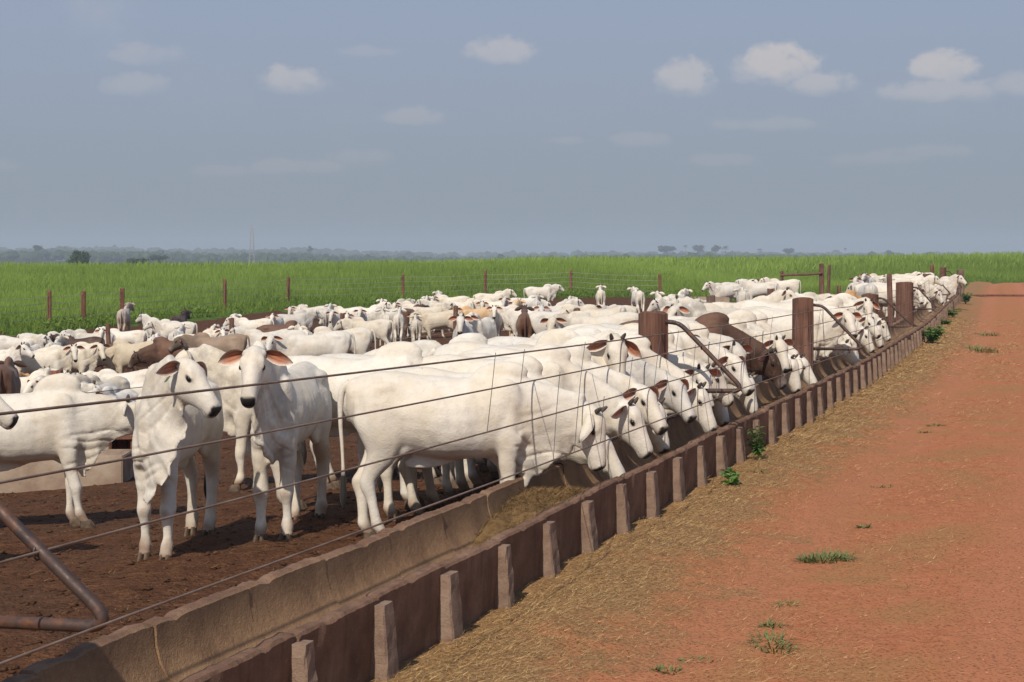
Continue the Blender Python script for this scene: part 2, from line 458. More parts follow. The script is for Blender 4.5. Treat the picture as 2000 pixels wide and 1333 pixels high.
def bez(p0, p1, p2, p3, t):
    return p0 * (1 - t) ** 3 + 3 * p1 * t * (1 - t) ** 2 + 3 * p2 * t * t * (1 - t) + p3 * t ** 3


def body_shapes(p):
    rnd = random.Random(p.seed)
    sh = []
    F = p.fat
    # trunk: x, top, bottom, half width
    T = [(-.82, 1.29, 1.08, .060), (-.78, 1.325, .97, .125), (-.68, 1.36, .86, .190), (-.55, 1.385, .79, .225), (-.40, 1.385, .745, .240),
         (-.22, 1.355, .70 - p.belly, .258 * F), (0.0, 1.335, .665 - p.belly, .275 * F), (.20, 1.335, .665 - p.belly * .7, .262 * F), (.36, 1.365, .675, .225),
         (.50, 1.37, .69, .185), (.62, 1.31, .74, .140), (.70, 1.22, .83, .085)]
    rings = []
    for x, t, b, w in interp_rows(T, 3):
        r = super_ring(Y3, Z3, (x, 0, (t + b) / 2), w, (t - b) / 2, 2.25, 24)
        # narrower spine than belly
        zz = (r[:, 2] - (t + b) / 2) / ((t - b) / 2)
        r[:, 1] *= 1 - .30 * np.clip(zz, 0, 1) ** 2
        r[:, 1] *= p.slim
        rings.append(r)
    sh.append(skin_rings(rings))
    h = p.hump
    sh.append(ellips((.42, 0, 1.325 + .035 * h), (.24, .080, .09 + .085 * h), rot=Matrix.Rotation(math.radians(-8), 4, 'Y')))
    for s in (1, -1):
        sh.append(ellips((.43, s * .128 * p.slim, 1.03), (.17, .060, .30), rot=Matrix.Rotation(math.radians(16), 4, 'Y')))
        sh.append(ellips((.50, s * .138 * p.slim, .86), (.12, .060, .15)))
        sh.append(ellips((-.52, s * .120, 1.24), (.17, .080, .075)))
        sh.append(ellips((-.755, s * .085, 1.20), (.05, .045, .07)))
        sh.append(ellips((-.60, s * .150 * p.slim, 1.06), (.17, .085, .22)))
    # legs: +y is the animal's left; order: front left, front right, hind left, hind right
    fl = [(.46, .135, 1.02, .120, .065), (.47, .140, .86, .115, .075), (.475, .135, .74, .090, .070), (.465, .125, .64, .066, .056), (.462, .12, .53, .052, .046),
          (.466, .12, .45, .050, .049), (.470, .12, .40, .052, .051), (.466, .12, .345, .043, .042), (.455, .12, .27, .033, .034), (.452, .12, .19, .033, .034),
          (.456, .12, .135, .045, .046), (.474, .12, .09, .039, .041), (.486, .12, .055, .046, .047)]
    hl = [(-.56, .145, 1.16, .20, .085), (-.56, .160, 1.00, .205, .095), (-.54, .160, .86, .185, .090), (-.555, .150, .745, .135, .075), (-.60, .135, .65, .092, .056),
          (-.665, .125, .565, .066, .046), (-.705, .12, .505, .058, .046), (-.705, .12, .44, .052, .042), (-.690, .12, .36, .040, .035), (-.678, .12, .26, .036, .035),
          (-.672, .12, .19, .037, .037), (-.662, .12, .135, .047, .047), (-.638, .12, .09, .041, .042), (-.622, .12, .055, .047, .048)]
    legs = []
    if p.lie:                        # lying: legs folded under, trunk on the ground
        for s in (1, -1):
            sh.append(leg_tube([(.45, s * .15, 1.02, .12, .07), (.50, s * .16, .86, .11, .08), (.60, s * .17, .74, .08, .07), (.72, s * .165, .70, .06, .05)]))
            v, f = tube_arr([(.72, s * .165, .69), (.60, s * .18, .655), (.45, s * .19, .65), (.34, s * .19, .66)], [.055, .045, .04, .045]); sh.append((v, f))
            sh.append(ellips((-.40, s * .24, .84), (.30, .10, .20), rot=Matrix.Rotation(R_(-12), 4, 'Y')))
            v, f = tube_arr([(-.14, s * .30, .72), (-.35, s * .34, .66), (-.55, s * .34, .65), (-.40, s * .36, .655), (-.25, s * .36, .65)], [.07, .055, .05, .04, .04]); sh.append((v, f))
    for k, rows in enumerate((fl, fl, hl, hl)):
        if p.lie: break
        s = 1 if k % 2 == 0 else -1
        top = rows[0][2]
        rr = []
        for x, y, z, a, b in rows:
            if z < .7: a, b = a * 1.22, b * 1.20
            f = max(0, (top - .12 - z) / (top - .12))
            rr.append((x + p.step[k] * f, s * y * (1 - .12 * f) * (.35 + .65 * p.slim), z, a, b * (p.slim if z > .7 else 1)))
        sh.append(leg_tube(rr))
        legs.append((rr[-1][0], rr[-1][1]))
    # neck
    H = cow_frame(p)
    hx = np.array(H.to_3x3() @ Vector((1, 0, 0)))
    hz = np.array(H.to_3x3() @ Vector((0, 0, 1)))
    hy = np.array(H.to_3x3() @ Vector((0, 1, 0)))
    hx, hy, hz = (q / np.linalg.norm(q) for q in (hx, hy, hz))
    poll = np.array(p.poll)
    base = np.array((.44, 0, 1.06))
    end = poll - hx * .01 - hz * .115
    L = np.linalg.norm(end - base)
    up0 = 0.35 if end[2] > 1.15 else -.05
    d0 = np.array((1., 0, up0)); d0 /= np.linalg.norm(d0)
    hh = np.array((hx[0], hx[1], 0)); hh = hh / (np.linalg.norm(hh) + 1e-6)
    d1 = (end - base); d1 = d1 / np.linalg.norm(d1) * .75 + hh * .25 - np.array((0, 0, .12)) * (end[2] > 1.1)
    d1 /= np.linalg.norm(d1)
    c1, c2 = base + d0 * L * .36, end - d1 * L * .36
    rings, curve = [], []
    for t in np.linspace(0, 1, 12):
        c = bez(base, c1, c2, end, t)
        d = bez(base, c1, c2, end, min(t + .02, 1)) - bez(base, c1, c2, end, max(t - .02, 0))
        d /= np.linalg.norm(d)
        side = np.cross(Z3, d); side /= np.linalg.norm(side)
        if t > .5:
            k = (t - .5) * 2 * .8
            side = side * (1 - k) + hy * k * np.sign(np.dot(hy, side) or 1); side /= np.linalg.norm(side)
        up = np.cross(d, side)
        hh_ = np.interp(t, [0, .3, .65, 1], [.31, .260, .210, .170])
        ww = np.interp(t, [0, .3, .65, 1], [.150, .112, .092, .084]) * p.slim
        rings.append(super_ring(side, up, c, ww, hh_, 2.1, 16))
        curve.append((c, up, side, hh_))
    sh.append(skin_rings(rings))
    # head
    def hp(x, y, z):
        return np.array(H @ Vector((x, y, z)))
    rings = []
    for x, t, b, w in interp_rows(HEAD_ROWS, 3):
        r = super_ring(Y3, Z3, (x, 0, (t + b) / 2), w, (t - b) / 2, 2.5 if x < .4 else 2.3, 18)
        zz = (r[:, 2] - (t + b) / 2) / ((t - b) / 2)
        r[:, 1] *= np.where(zz < 0, 1 - .38 * np.clip(-zz, 0, 1) ** 1.5, 1 - .12 * zz ** 2)
        rings.append(np.array([hp(*q) for q in r]))
    sh.append(skin_rings(rings))
    R = H.to_3x3().to_4x4()
    for s in (1, -1):
        sh.append(ellips(hp(.115, s * .090, .002), (.055, .030, .032), rot=R))
        sh.append(ellips(hp(.085, s * .080, -.170), (.085, .032, .080), rot=R))
        sh.append(ellips(hp(.455, s * .048, -.078), (.035, .032, .038), rot=R))
        sh.append(ellips(hp(.01, s * .085, -.03), (.035, .04, .035), rot=R))
    for s in (1, -1):
        sh.append(ellips(hp(.152, s * .110, -.016), (.040, .016, .011), rot=R))
    sh.append(ellips(hp(.435, 0, -.172), (.045, .048, .024), rot=R))
    # dewlap: a folded sheet along the underside, from the chin to the brisket
    NS, ND = 30, 9
    pts = [hp(.24, 0, -.20), hp(.13, 0, -.22)]
    dirs = [-hz * .5 - Z3 * .5, -hz * .4 - Z3 * .6]
    for c, up, side, h_ in curve[::-1][1:]:
        pts.append(c - up * (h_ - .035)); dirs.append(-up * .55 - Z3 * .45)
    pts = pts[:-2]; dirs = dirs[:-2]
    pts += [np.array((.56, 0, .80)), np.array((.45, 0, .72)), np.array((.30, 0, .70))]
    dirs += [np.array((.35, 0, -1.)), np.array((.2, 0, -1.)), np.array((0, 0, -1.))]
    pts, dirs = np.array(pts), np.array(dirs)
    s_in = np.linspace(0, 1, len(pts))
    ss = np.linspace(0, 1, NS)
    P = np.stack([np.interp(ss, s_in, pts[:, k]) for k in range(3)], 1)
    D = np.stack([np.interp(ss, s_in, dirs[:, k]) for k in range(3)], 1)
    D /= np.linalg.norm(D, axis=1)[:, None]
    dep = np.interp(ss, [0, .1, .22, .45, .66, .82, .92, 1], [.03, .085, .125, .20, .285, .275, .15, .02]) * p.dew
    ph = rnd.uniform(0, 6)
    dep = dep * (1 + .06 * np.sin(ss * 23 + ph) + .05 * np.sin(ss * 61 + 2 * ph) + .04 * np.sin(ss * 113 + ph))
    sidev = np.stack([np.interp(ss, np.linspace(0, 1, 12), np.array([c[2] for c in curve[::-1]])[:, k]) for k in range(3)], 1)
    sidev /= np.linalg.norm(sidev, axis=1)[:, None]
    V = []
    for sgn in (1, -1):
        for i in range(NS):
            for j in range(ND):
                f = j / (ND - 1)
                wav = .030 * p.dew * f ** 2 * math.sin(ss[i] * 17 + ph + f * 1.2) + .012 * f ** 3 * math.sin(ss[i] * 47 + ph * 2)
                th = .055 * (1 - f) ** 1.3 + .013
                if i in (0, NS - 1): th *= .5
                V.append(P[i] + D[i] * dep[i] * f + sidev[i] * (wav + sgn * th))
    fs = []
    N = NS * ND
    for i in range(NS - 1):
        for j in range(ND - 1):
            a = i * ND + j
            fs.append((a, a + 1, a + ND + 1, a + ND)); fs.append((N + a, N + a + ND, N + a + ND + 1, N + a + 1))
    bd = [i * ND for i in range(NS)] + [(NS - 1) * ND + j for j in range(1, ND)] + [i * ND + ND - 1 for i in range(NS - 2, -1, -1)] + [j for j in range(ND - 2, 0, -1)]
    for a, b in zip(bd, bd[1:] + bd[:1]):
        fs.append((a, N + a, N + b, b))
    sh.append((np.array(V), fs))
    if p.sheath:
        sh.append(ellips((-.12, 0, .675 - p.belly), (.26, .026, .085), rot=Matrix.Rotation(math.radians(-10), 4, 'Y')))
    for s in (1, -1):
        sh.append(ellips((-.41, s * .120, .83), (.17, .045, .14), rot=Matrix.Rotation(math.radians(-30), 4, 'Y')))
    return sh, H, legs, curve


def set_paint(me, cols, name='paint'):
    a = me.color_attributes.new(name, 'FLOAT_COLOR', 'POINT')
    a.data.foreach_set('color', np.asarray(cols, np.float32).ravel())


def noise_arr(co, scale, seed=0.):
    return np.array([mnoise.noise(Vector(c)) for c in co * scale + seed])


def build_body(p):
    sh, H, legs, curve = body_shapes(p)
    V, Fc, o = [], [], 0
    for v, f in sh:
        V.append(v * np.array((1, p.slim, 1)) if False else v); Fc += [tuple(i + o for i in q) for q in f]; o += len(v)
    me = bpy.data.meshes.new('tmp'); me.from_pydata(np.concatenate(V).tolist(), [], Fc)
    ob = bpy.data.objects.new('tmp', me); bpy.context.scene.collection.objects.link(ob)
    m = ob.modifiers.new('r', 'REMESH'); m.mode = 'VOXEL'; m.voxel_size = p.vox
    m = ob.modifiers.new('s', 'SMOOTH'); m.factor = .5; m.iterations = max(3, int(.17 / p.vox))
    dg = bpy.context.evaluated_depsgraph_get()
    out = bpy.data.meshes.new_from_object(ob.evaluated_get(dg))
    bpy.data.objects.remove(ob); bpy.data.meshes.remove(me)
    out.materials.clear()
    n = len(out.vertices)
    co = np.empty(n * 3, np.float32); out.vertices.foreach_get('co', co); co = co.reshape(-1, 3).astype(float)
    no = np.empty(n * 3, np.float32); out.vertex_normals.foreach_get('vector', no); no = no.reshape(-1, 3).astype(float)
    Hi = np.array(H.inverted()); hc = co @ Hi[:3, :3].T + Hi[:3, 3]
    C = np.array([c[0] for c in curve]); U = np.array([c[1] for c in curve])
    dist = np.linalg.norm(co[:, None] - C[None], axis=2); ci = dist.argmin(1)
    headw = ((hc[:, 0] > -.06) & (np.abs(hc[:, 1]) < .16) & (hc[:, 2] > -.29) & (hc[:, 2] < .13)).astype(float)
    rel = ((co - C[ci]) * U[ci]).sum(1)                 # above (+) or below (-) the neck's axis
    neckw = np.clip((co[:, 0] - .42) / .15, 0, 1) * (1 - headw) * np.clip((co[:, 2] - .5) / .1, 0, 1)
    # relief: muscle and bone, neck folds, dewlap pleats
    if p.vox < .03:
        d = .011 * noise_arr(co, np.array((4., 4., 3.)), p.seed * 3.1) * (1 - headw)
        d -= .024 * np.exp(-(((co[:, 0] + .36) / .10) ** 2 + ((co[:, 2] - 1.19) / .09) ** 2)) * (np.abs(co[:, 1]) > .09)     # hollow before the hip
        d -= .016 * np.exp(-(((co[:, 0] - .62) / .07) ** 2 + ((co[:, 2] - 1.02) / .22) ** 2)) * (np.abs(co[:, 1]) > .07) * (1 - headw)   # before the shoulder
        d -= .012 * np.exp(-(((co[:, 0] - .24) / .06) ** 2 + ((co[:, 2] - .98) / .20) ** 2)) * (np.abs(co[:, 1]) > .12)     # behind the shoulder blade
        d -= .016 * np.exp(-(((co[:, 0] + .70) / .05) ** 2 + ((co[:, 2] - 1.10) / .12) ** 2)) * (np.abs(co[:, 1]) > .07)    # by the tail
        d += .0035 * noise_arr(co, np.array((14., 14., 9.)), p.seed) * (1 - headw)
        fold = noise_arr(np.stack([rel * 8 + .8 * noise_arr(co, 3.), co[:, 0] * 1.6, co[:, 1] * 2], 1), 1.0, p.seed + 7)
        d += -.013 * neckw * np.clip(-rel * 6 + .7, 0, 1) * np.clip(1 - np.abs(fold) * 6, 0, 1) ** 1.5
        ple = noise_arr(np.stack([(co[:, 0] + .5 * co[:, 2]) * 22, co[:, 1] * 2, co[:, 2] * 3], 1), 1.0, p.seed + 3)
        d += .007 * neckw * np.clip(-rel * 7 - .5, 0, 1) * ple
        rib = np.sin((co[:, 0] + .12 * co[:, 2]) * 2 * PI / .085)
        d += .0038 * rib * np.clip(1 - np.abs(co[:, 0] - .02) / .28, 0, 1) * np.clip(1 - np.abs(co[:, 2] - 1.0) / .28, 0, 1)
        co2 = co + no * d[:, None]
        out.vertices.foreach_set('co', co2.astype(np.float32).ravel())
    # markings
    col = np.zeros((n, 4))
    def blend(c, w):
        w = np.clip(w, 0, 1)[:, None]
        a = col[:, 3:4]
        na = a + w * (1 - a)
        col[:, :3] = np.where(na > 0, (col[:, :3] * a * (1 - w) + np.array(c) * w) / np.maximum(a * (1 - w) + w, 1e-6), col[:, :3])
        col[:, 3:4] = na
    def ball(c, r, soft=.4):
        return np.clip((1 - np.linalg.norm((hc - np.array(c)) / np.array(r), axis=1)) / soft, 0, 1)
    nz = noise_arr(co, 9., p.seed) if p.vox < .03 else np.zeros(n)
    nf = noise_arr(co, 28., p.seed) if p.vox < .03 else np.zeros(n)
    # knees, hocks and pasterns are worn and soiled
    z = co[:, 2]
    blend((.20, .11, .06), .85 * np.clip((.19 - z + .08 * nz) / .10, 0, 1))
    for lx, ly in legs[:2]:
        blend((.30, .17, .09), .75 * np.clip(1 - np.linalg.norm((co - np.array((lx + .035, ly, .385))) / np.array((.06, .05, .06)), axis=1) + .25 * nz, 0, 1))
    blend((.42, .30, .20), .22 * np.clip(nz * 2.2 - .5, 0, 1) * np.clip((.75 - z) / .3, 0, 1))
    blend((.50, .40, .28), .22 * np.clip(noise_arr(co, 3.2, p.seed + 4) * 2.4 - .3, 0, 1) * np.clip((-.1 - co[:, 0]) / .3, 0, 1))
    # grey skin through thin hair
    blend((.36, .33, .31), .22 * np.clip(nf * 2 - .3, 0, 1) * headw)
    dark = (.018, .015, .014)
    blend((.62, .50, .42), .5 * headw * np.clip((hc[:, 0] - .45) / .02, 0, 1) * np.clip((-.150 - hc[:, 2]) / .015, 0, 1))
    blend((.30, .25, .22), .35 * ball((.43, 0, -.09), (.12, .12, .14), .5))
    blend(dark, np.clip((hc[:, 0] - .464) / .012 + .4 * nf, 0, 1) * headw * np.clip((hc[:, 2] + .150 + .012 * nf) / .012, 0, 1))
    for s in (1, -1):
        blend(dark, ball((.478, s * .050, -.072), (.038, .030, .030), .3))
        blend((.03, .025, .022), ball((.158, s * .114, -.036), (.050, .045, .027), .45))
    blend((.05, .04, .035), .8 * headw * np.clip(1 - np.abs(hc[:, 2] + .150 - .03 * (hc[:, 0] - .45)) / .007, 0, 1) * np.clip((hc[:, 0] - .36) / .03, 0, 1))
    set_paint(out, col)
    zone = np.zeros((n, 4)); zone[:, 3] = 1
    zone[:, 0] = np.clip(headw + .55 * neckw + np.clip((.62 - z) / .2, 0, 1) * .9 + .7 * np.clip((co[:, 0] - .2) / .3, 0, 1) * np.clip((1.0 - z) / .2, 0, 1), 0, 1)
    zone[:, 1] = neckw
    set_paint(out, zone, 'zone')
    if p.lie:
        q = np.empty(n * 3, np.float32); out.vertices.foreach_get('co', q); q = q.reshape(-1, 3); q[:, 2] = np.maximum(q[:, 2] - LIE, -.01); out.vertices.foreach_set('co', q.ravel())
    out.shade_smooth()
    return out, H, legs


def ear_mesh(H, s, p, droop):
    NU, NV = 10, 9
    L, W = .258, .064
    a = Vector((.06 + droop, s * .93, -.10 - .3 * droop)).normalized()
    f = Vector((p.ear_fwd + .45, 0, .45)).normalized()                # the way the cup opens
    if p.hang:                       # ears hang back, showing their pale outer side
        a = Vector((.80, s * .52, -.22)).normalized(); f = Vector((-.15, -s * .9, .25)).normalized()
    f = (f - a * f.dot(a)).normalized()
    w = a.cross(f).normalized()
    root = Vector((.012, s * .098, -.030))
    V, cols = [], []
    prof = lambda u: np.interp(u, [0, .1, .3, .55, .8, .93, 1], [.45, .62, .95, 1.0, .66, .34, .06])
    for layer in (0, 1):
        for i in range(NU):
            u = i / (NU - 1)
            for j in range(NV):
                v = j / (NV - 1) * 2 - 1
                hw = W * prof(u)
                cup = .048 * (1 - u * .55) * (v * v - .55) * prof(u)
                bend = -.05 * u * u
                q = root + a * (u * L) + w * (v * hw) + f * (cup * 1.0 + (0 if layer == 0 else -.011 * (1 - abs(v) ** 4))) + Vector((0, 0, bend))
                V.append(tuple(H @ q))
                if layer == 0:
                    k = (1 - abs(v) ** 2.5) * (1 - max(0, u - .80) / .2)
                    st = .5 + .5 * math.sin(v * 13 + u * 4)
                    c = (.54 - .24 * st, .205 - .095 * st, .105 - .04 * st)
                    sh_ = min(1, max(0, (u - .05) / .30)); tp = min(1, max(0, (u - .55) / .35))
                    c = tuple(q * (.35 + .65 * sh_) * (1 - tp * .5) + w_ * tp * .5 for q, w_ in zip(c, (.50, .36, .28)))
                    cols.append((*c, min(1, max(0, k * 1.7 - .12))))
                else:
                    e = abs(v) ** 6
                    cols.append((.10, .08, .07, .65 * max(e, (u - .78) / .22 if u > .78 else 0)))
    fs = []
    N = NU * NV
    for i in range(NU - 1):
        for j in range(NV - 1):
            b = i * NV + j
            q = (b, b + 1, b + NV + 1, b + NV); r = (N + b, N + b + NV, N + b + NV + 1, N + b + 1)
            fs += [q, r]
    bd = [i * NV for i in range(NU)] + [(NU - 1) * NV + j for j in range(1, NV)] + [i * NV + NV - 1 for i in range(NU - 2, -1, -1)] + [j for j in range(NV - 2, 0, -1)]
    for x, y in zip(bd, bd[1:] + bd[:1]):
        fs.append((x, N + x, N + y, y))
    me = bpy.data.meshes.new('ear'); me.from_pydata(V, [], fs)
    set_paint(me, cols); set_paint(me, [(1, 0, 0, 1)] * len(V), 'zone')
    fix_normals(me); me.shade_smooth()
    return me


def tube_arr(pts, rad, n=12, sub=3):
    rows = interp_rows([tuple(q) + (r,) for q, r in zip(pts, rad)], sub)
    rings = []
    for i, row in enumerate(rows):
        d = np.array(rows[min(i + 1, len(rows) - 1)][:3]) - np.array(rows[max(i - 1, 0)][:3]); d /= np.linalg.norm(d) + 1e-9
        sd = np.cross(d, Z3 if abs(d[2]) < .9 else Y3); sd /= np.linalg.norm(sd)
        rings.append(super_ring(sd, np.cross(d, sd), row[:3], row[3], row[3], 2, n))
    return skin_rings(rings)


def tube_mesh(name, pts, rad, n=8, cols=None, sub=3, smooth=True):
    rows = interp_rows([tuple(q) + (r,) for q, r in zip(pts, rad)], sub)
    rings = []
    for i, row in enumerate(rows):
        d = np.array(rows[min(i + 1, len(rows) - 1)][:3]) - np.array(rows[max(i - 1, 0)][:3]); d /= np.linalg.norm(d) + 1e-9
        s = np.cross(d, X3 if abs(d[0]) < .9 else Y3); s /= np.linalg.norm(s)
        rings.append(super_ring(s, np.cross(d, s), row[:3], row[3], row[3], 2, n))
    v, f = skin_rings(rings)
    me = bpy.data.meshes.new(name); me.from_pydata(v.tolist(), [], f)
    fix_normals(me)
    if smooth: me.shade_smooth()
    return me, v


def hoof_mesh(x, y):
    V, fs, o = [], [], 0
    for s in (1, -1):
        rows = [(x + .006, y + s * .022, .075, .046, .021), (x + .014, y + s * .024, .05, .056, .024), (x + .022, y + s * .026, .02, .064, .027), (x + .026, y + s * .027, -.004, .068, .028)]
        rings = []
        for a, b, z, ha, hb in interp_rows(rows, 2):
            r = super_ring(X3, Y3, (a, b, z), ha, hb, 2.3, 12)
            r[:, 1] = np.where(r[:, 0] > a, b + (r[:, 1] - b) * (1 - .45 * np.clip((r[:, 0] - a) / ha, 0, 1)), r[:, 1])
            rings.append(r)
        v, f = skin_rings(rings)
        V += v.tolist(); fs += [tuple(i + o for i in q) for q in f]; o += len(v)
    me = bpy.data.meshes.new('hoof'); me.from_pydata(V, [], fs); fix_normals(me); me.shade_smooth()
    return me


def fix_normals(me):
    bm = bmesh.new(); bm.from_mesh(me); bmesh.ops.recalc_face_normals(bm, faces=bm.faces); bm.to_mesh(me); bm.free()


def make_cow_proto(p, full=True, horn=True, tag=False):
    """meshes of one animal: list of (part name, mesh, material key)"""
    body, H, legs = build_body(p)
    if p.lie: H = Matrix.Translation((0, 0, -LIE)) @ H
    parts = [('ear', ear_mesh(H, 1, p, p.ear[0]), 'coat'), ('ear', ear_mesh(H, -1, p, p.ear[1]), 'coat')]
    # tail
    w = p.tail
    pts = [(-.79, 0, 1.30), (-.86, .01 * w, 1.22), (-.875, .05 * w, 1.0), (-.865, .10 * w, .80), (-.86, .14 * w, .62), (-.86, .15 * w, .50), (-.86, .16 * w, .36), (-.86, .16 * w, .27)]
    me, v = tube_mesh('tail', pts, [.034, .030, .019, .015, .014, .022, .030, .006], 9)
    cols = np.zeros((len(v), 4)); cols[:, :3] = (.02, .017, .015); cols[:, 3] = np.clip((.60 - v[:, 2]) / .06, 0, 1)
    set_paint(me, cols); set_paint(me, [(0, 0, 0, 1)] * len(v), 'zone')
    if p.lie:
        for vv in me.vertices: vv.co.z = max(vv.co.z - LIE, .02)
        me.update()
    parts.append(('tail', me, 'coat'))
    if full:
        R = H.to_3x3().to_4x4()
        for s in (1, -1):
            v, f = ellips(np.array(H @ Vector((.158, s * .1115, -.036))), (.026, .014, .019), 14, 10, rot=R)
            me = bpy.data.meshes.new('eye'); me.from_pydata(v.tolist(), [], f); fix_normals(me); me.shade_smooth()
            parts.append(('eye', me, 'eye'))
            if horn:
                a = [H @ Vector((.0, s * .062, .022)), H @ Vector((-.012, s * .076, .056)), H @ Vector((-.022, s * .084, .082))]
                me, v = tube_mesh('horn', [tuple(q) for q in a], [.021, .017, .008], 9)
                parts.append(('horn', me, 'horn'))
        for x, y in legs:
            parts.append(('hoof', hoof_mesh(x, y), 'hoof'))
        if tag:
            q = H @ Vector((.05, -.20, -.13))
            bm = bmesh.new()
            bmesh.ops.create_cube(bm, size=1, matrix=Matrix.Translation(q) @ R @ Matrix.Rotation(.25, 4, 'Z') @ Matrix.Diagonal((.006, .055, .07, 1)))
            bmesh.ops.bevel(bm, geom=bm.edges[:], offset=.002, segments=1, affect='EDGES')
            me = bpy.data.meshes.new('ear_tag'); bm.to_mesh(me); bm.free()
            parts.append(('ear_tag', me, 'tag'))
    return body, parts, H
# ------------------------------------------------------------------ ground
rng = np.random.default_rng(7)
def wob(x, y, s, k=0.):
    return (np.sin(x * 1.7 * s + 1.3 * np.sin(y * 1.1 * s + k)) + np.sin(y * 2.3 * s + 1.7 * np.sin(x * 1.9 * s + 2 + k)) + .6 * np.sin((x + y) * 4.1 * s + k)) / 2.6

def grid_mesh(name, X, Y, Z, keep=None):
    ny, nx = X.shape
    idx = np.arange(ny * nx).reshape(ny, nx)
    F = np.stack([idx[:-1, :-1], idx[:-1, 1:], idx[1:, 1:], idx[1:, :-1]], -1).reshape(-1, 4)
    if keep is not None:
        k = keep.ravel(); F = F[k[F].all(1)]
    return np_mesh(name, np.stack([X, Y, Z], -1).reshape(-1, 3), F, True)

def pen_h(x, y):
    f = 1 / (1 + np.asarray(y) / 60.)
    return ground(x, y) + (.028 * wob(x, y, 1.3) + .020 * wob(x, y, 3.7, 2.) + .012 * wob(x, y, 9.1, 4.)) * f
def road_h(x, y):
    e = np.asarray(x) - TX(y)
    berm = .085 * np.exp(-((e - .25) / .75) ** 2) * (1 + .35 * wob(x, y, 1.6))
    return ground(x, y) + berm + .012 * wob(x, y, .9) + .006 * wob(x, y, 4.3, 1.) - .022 * np.exp(-((e - 3.35 + .1 * np.sin(y * .3)) / .32) ** 2) - .022 * np.exp(-((e - 1.45 + .1 * np.sin(y * .3)) / .26) ** 2)

ys = np.concatenate([np.linspace(-60, 2, 16), np.geomspace(3, 400, 190), np.geomspace(420, 4900, 36)])
us = np.linspace(-1, 1, 150)
W = np.where(ys < 400, 70 + np.abs(ys) * .55, 290 + (ys - 400) * .75)
YY = np.repeat(ys[:, None], len(us), 1); XX = us[None, :] * W[:, None]
ZZ = ground(XX, YY) - .25 * ((YY < YE(XX) - 2) & (np.abs(XX) < 120))
land = obj('pasture_ground', grid_mesh('pasture_ground', XX, YY, ZZ), M['pasture'], kind='structure')

ys = np.concatenate([np.linspace(-14, 3, 18), np.geomspace(3.1, 119, 330)])
ds = np.concatenate([np.linspace(.45, 12, 90), np.geomspace(12.3, 100, 60)])
YY = np.repeat(ys[:, None], len(ds), 1); XX = TX(YY) - ds[None, :]
obj('pen_floor', grid_mesh('pen_floor', XX, YY, pen_h(XX, YY), YY < YE(XX) + 1.5), M['mud'], kind='structure')

ys = np.concatenate([np.linspace(-14, 3, 18), np.geomspace(3.1, 149, 420)])
es = np.concatenate([np.linspace(-.45, 7, 84), np.geomspace(7.2, 90, 40)])
YY = np.repeat(ys[:, None], len(es), 1); XX = TX(YY) + es[None, :]
me = grid_mesh('dirt_road', XX, YY, road_h(XX, YY), YY < YE(XX) + 1)
set_attr(me, 'side', (XX - TX(YY)).ravel())
obj('dirt_road', me, M['road'], kind='structure')

# ------------------------------------------------------------------ feed trough: precast sections, each with a buttress
PATH = [(float(TX(y)), y) for y in np.arange(1.0, 84.01, .25)]
def path_at(s):
    acc = 0.
    for (x0, y0), (x1, y1) in zip(PATH, PATH[1:]):
        L = math.hypot(x1 - x0, y1 - y0)
        if acc + L >= s:
            f = (s - acc) / L
            return x0 + (x1 - x0) * f, y0 + (y1 - y0) * f, math.atan2(y1 - y0, x1 - x0)
        acc += L
    return None
RIM, TW = .50, .865
def trough_section(seed):
    rs = np.random.default_rng(seed)
    prof, ins = [], []
    def pp(x, z, i=0.): prof.append((x, z)); ins.append(i)
    for q in (0., .33, .66): pp(-.030 + .030 * q, RIM * q + .02)
    pp(-.006, RIM - .015); pp(-.020, RIM); pp(-.075, RIM + .002); pp(-.096, RIM - .012, .4)
    for a in np.linspace(12, 168, 13):
        c, s = math.cos(R_(a)), math.sin(R_(a))
        pp(-TW / 2 + .335 * abs(c) ** .85 * (1 if c > 0 else -1), RIM - .36 * s ** .75, 1.)
    pp(-TW + .096, RIM - .012, .6); pp(-TW + .075, RIM + .002); pp(-TW + .020, RIM); pp(-TW + .006, RIM - .015)
    for q in (.66, .33, 0.): pp(-TW + .075 - .075 * q, RIM * q + .02)
    pr = np.array(prof); NP = len(pr); NY = 25
    V, A = [], []
    chipf = rs.uniform(0, 1); chipb = rs.uniform(0, 1)
    for j in range(NY):
        y = .996 * j / (NY - 1)
        q = pr.copy()
        top = np.clip((q[:, 1] - (RIM - .05)) / .05, 0, 1)
        front = q[:, 0] > -TW / 2
        jit = rs.normal(0, .0019, NP)
        smooth_in = np.array(ins) > .9
        low = np.where(front, -.016 * max(0, 1 - abs(y - chipf) / .07), -.022 * max(0, 1 - abs(y - chipb) / .09))
        q[:, 1] += top * (low + jit * 1.2)
        q[:, 0] += np.where(smooth_in, 0, rs.normal(0, .0012, NP)) + np.where(smooth_in, 0, .0015 * np.sin(y * 9 + q[:, 1] * 8))
        edge = 0.006 if j in (0, NY - 1) else 0
        q[:, 1] -= top * edge
        for (x, z), i in zip(q, ins): V.append((x, y, z)); A.append(i)
    F = []
    for j in range(NY - 1):
        for k in range(NP):
            a, b = j * NP + k, j * NP + (k + 1) % NP
            F.append((a, b, b + NP, a + NP))
    F.append(tuple(range(NP))[::-1]); F.append(tuple((NY - 1) * NP + k for k in range(NP)))
    me = bpy.data.meshes.new('trough_section'); me.from_pydata(V, [], F); fix_normals(me); me.shade_smooth(); me.set_sharp_from_angle(angle=R_(38))
    set_attr(me, 'inside', A)
    return me
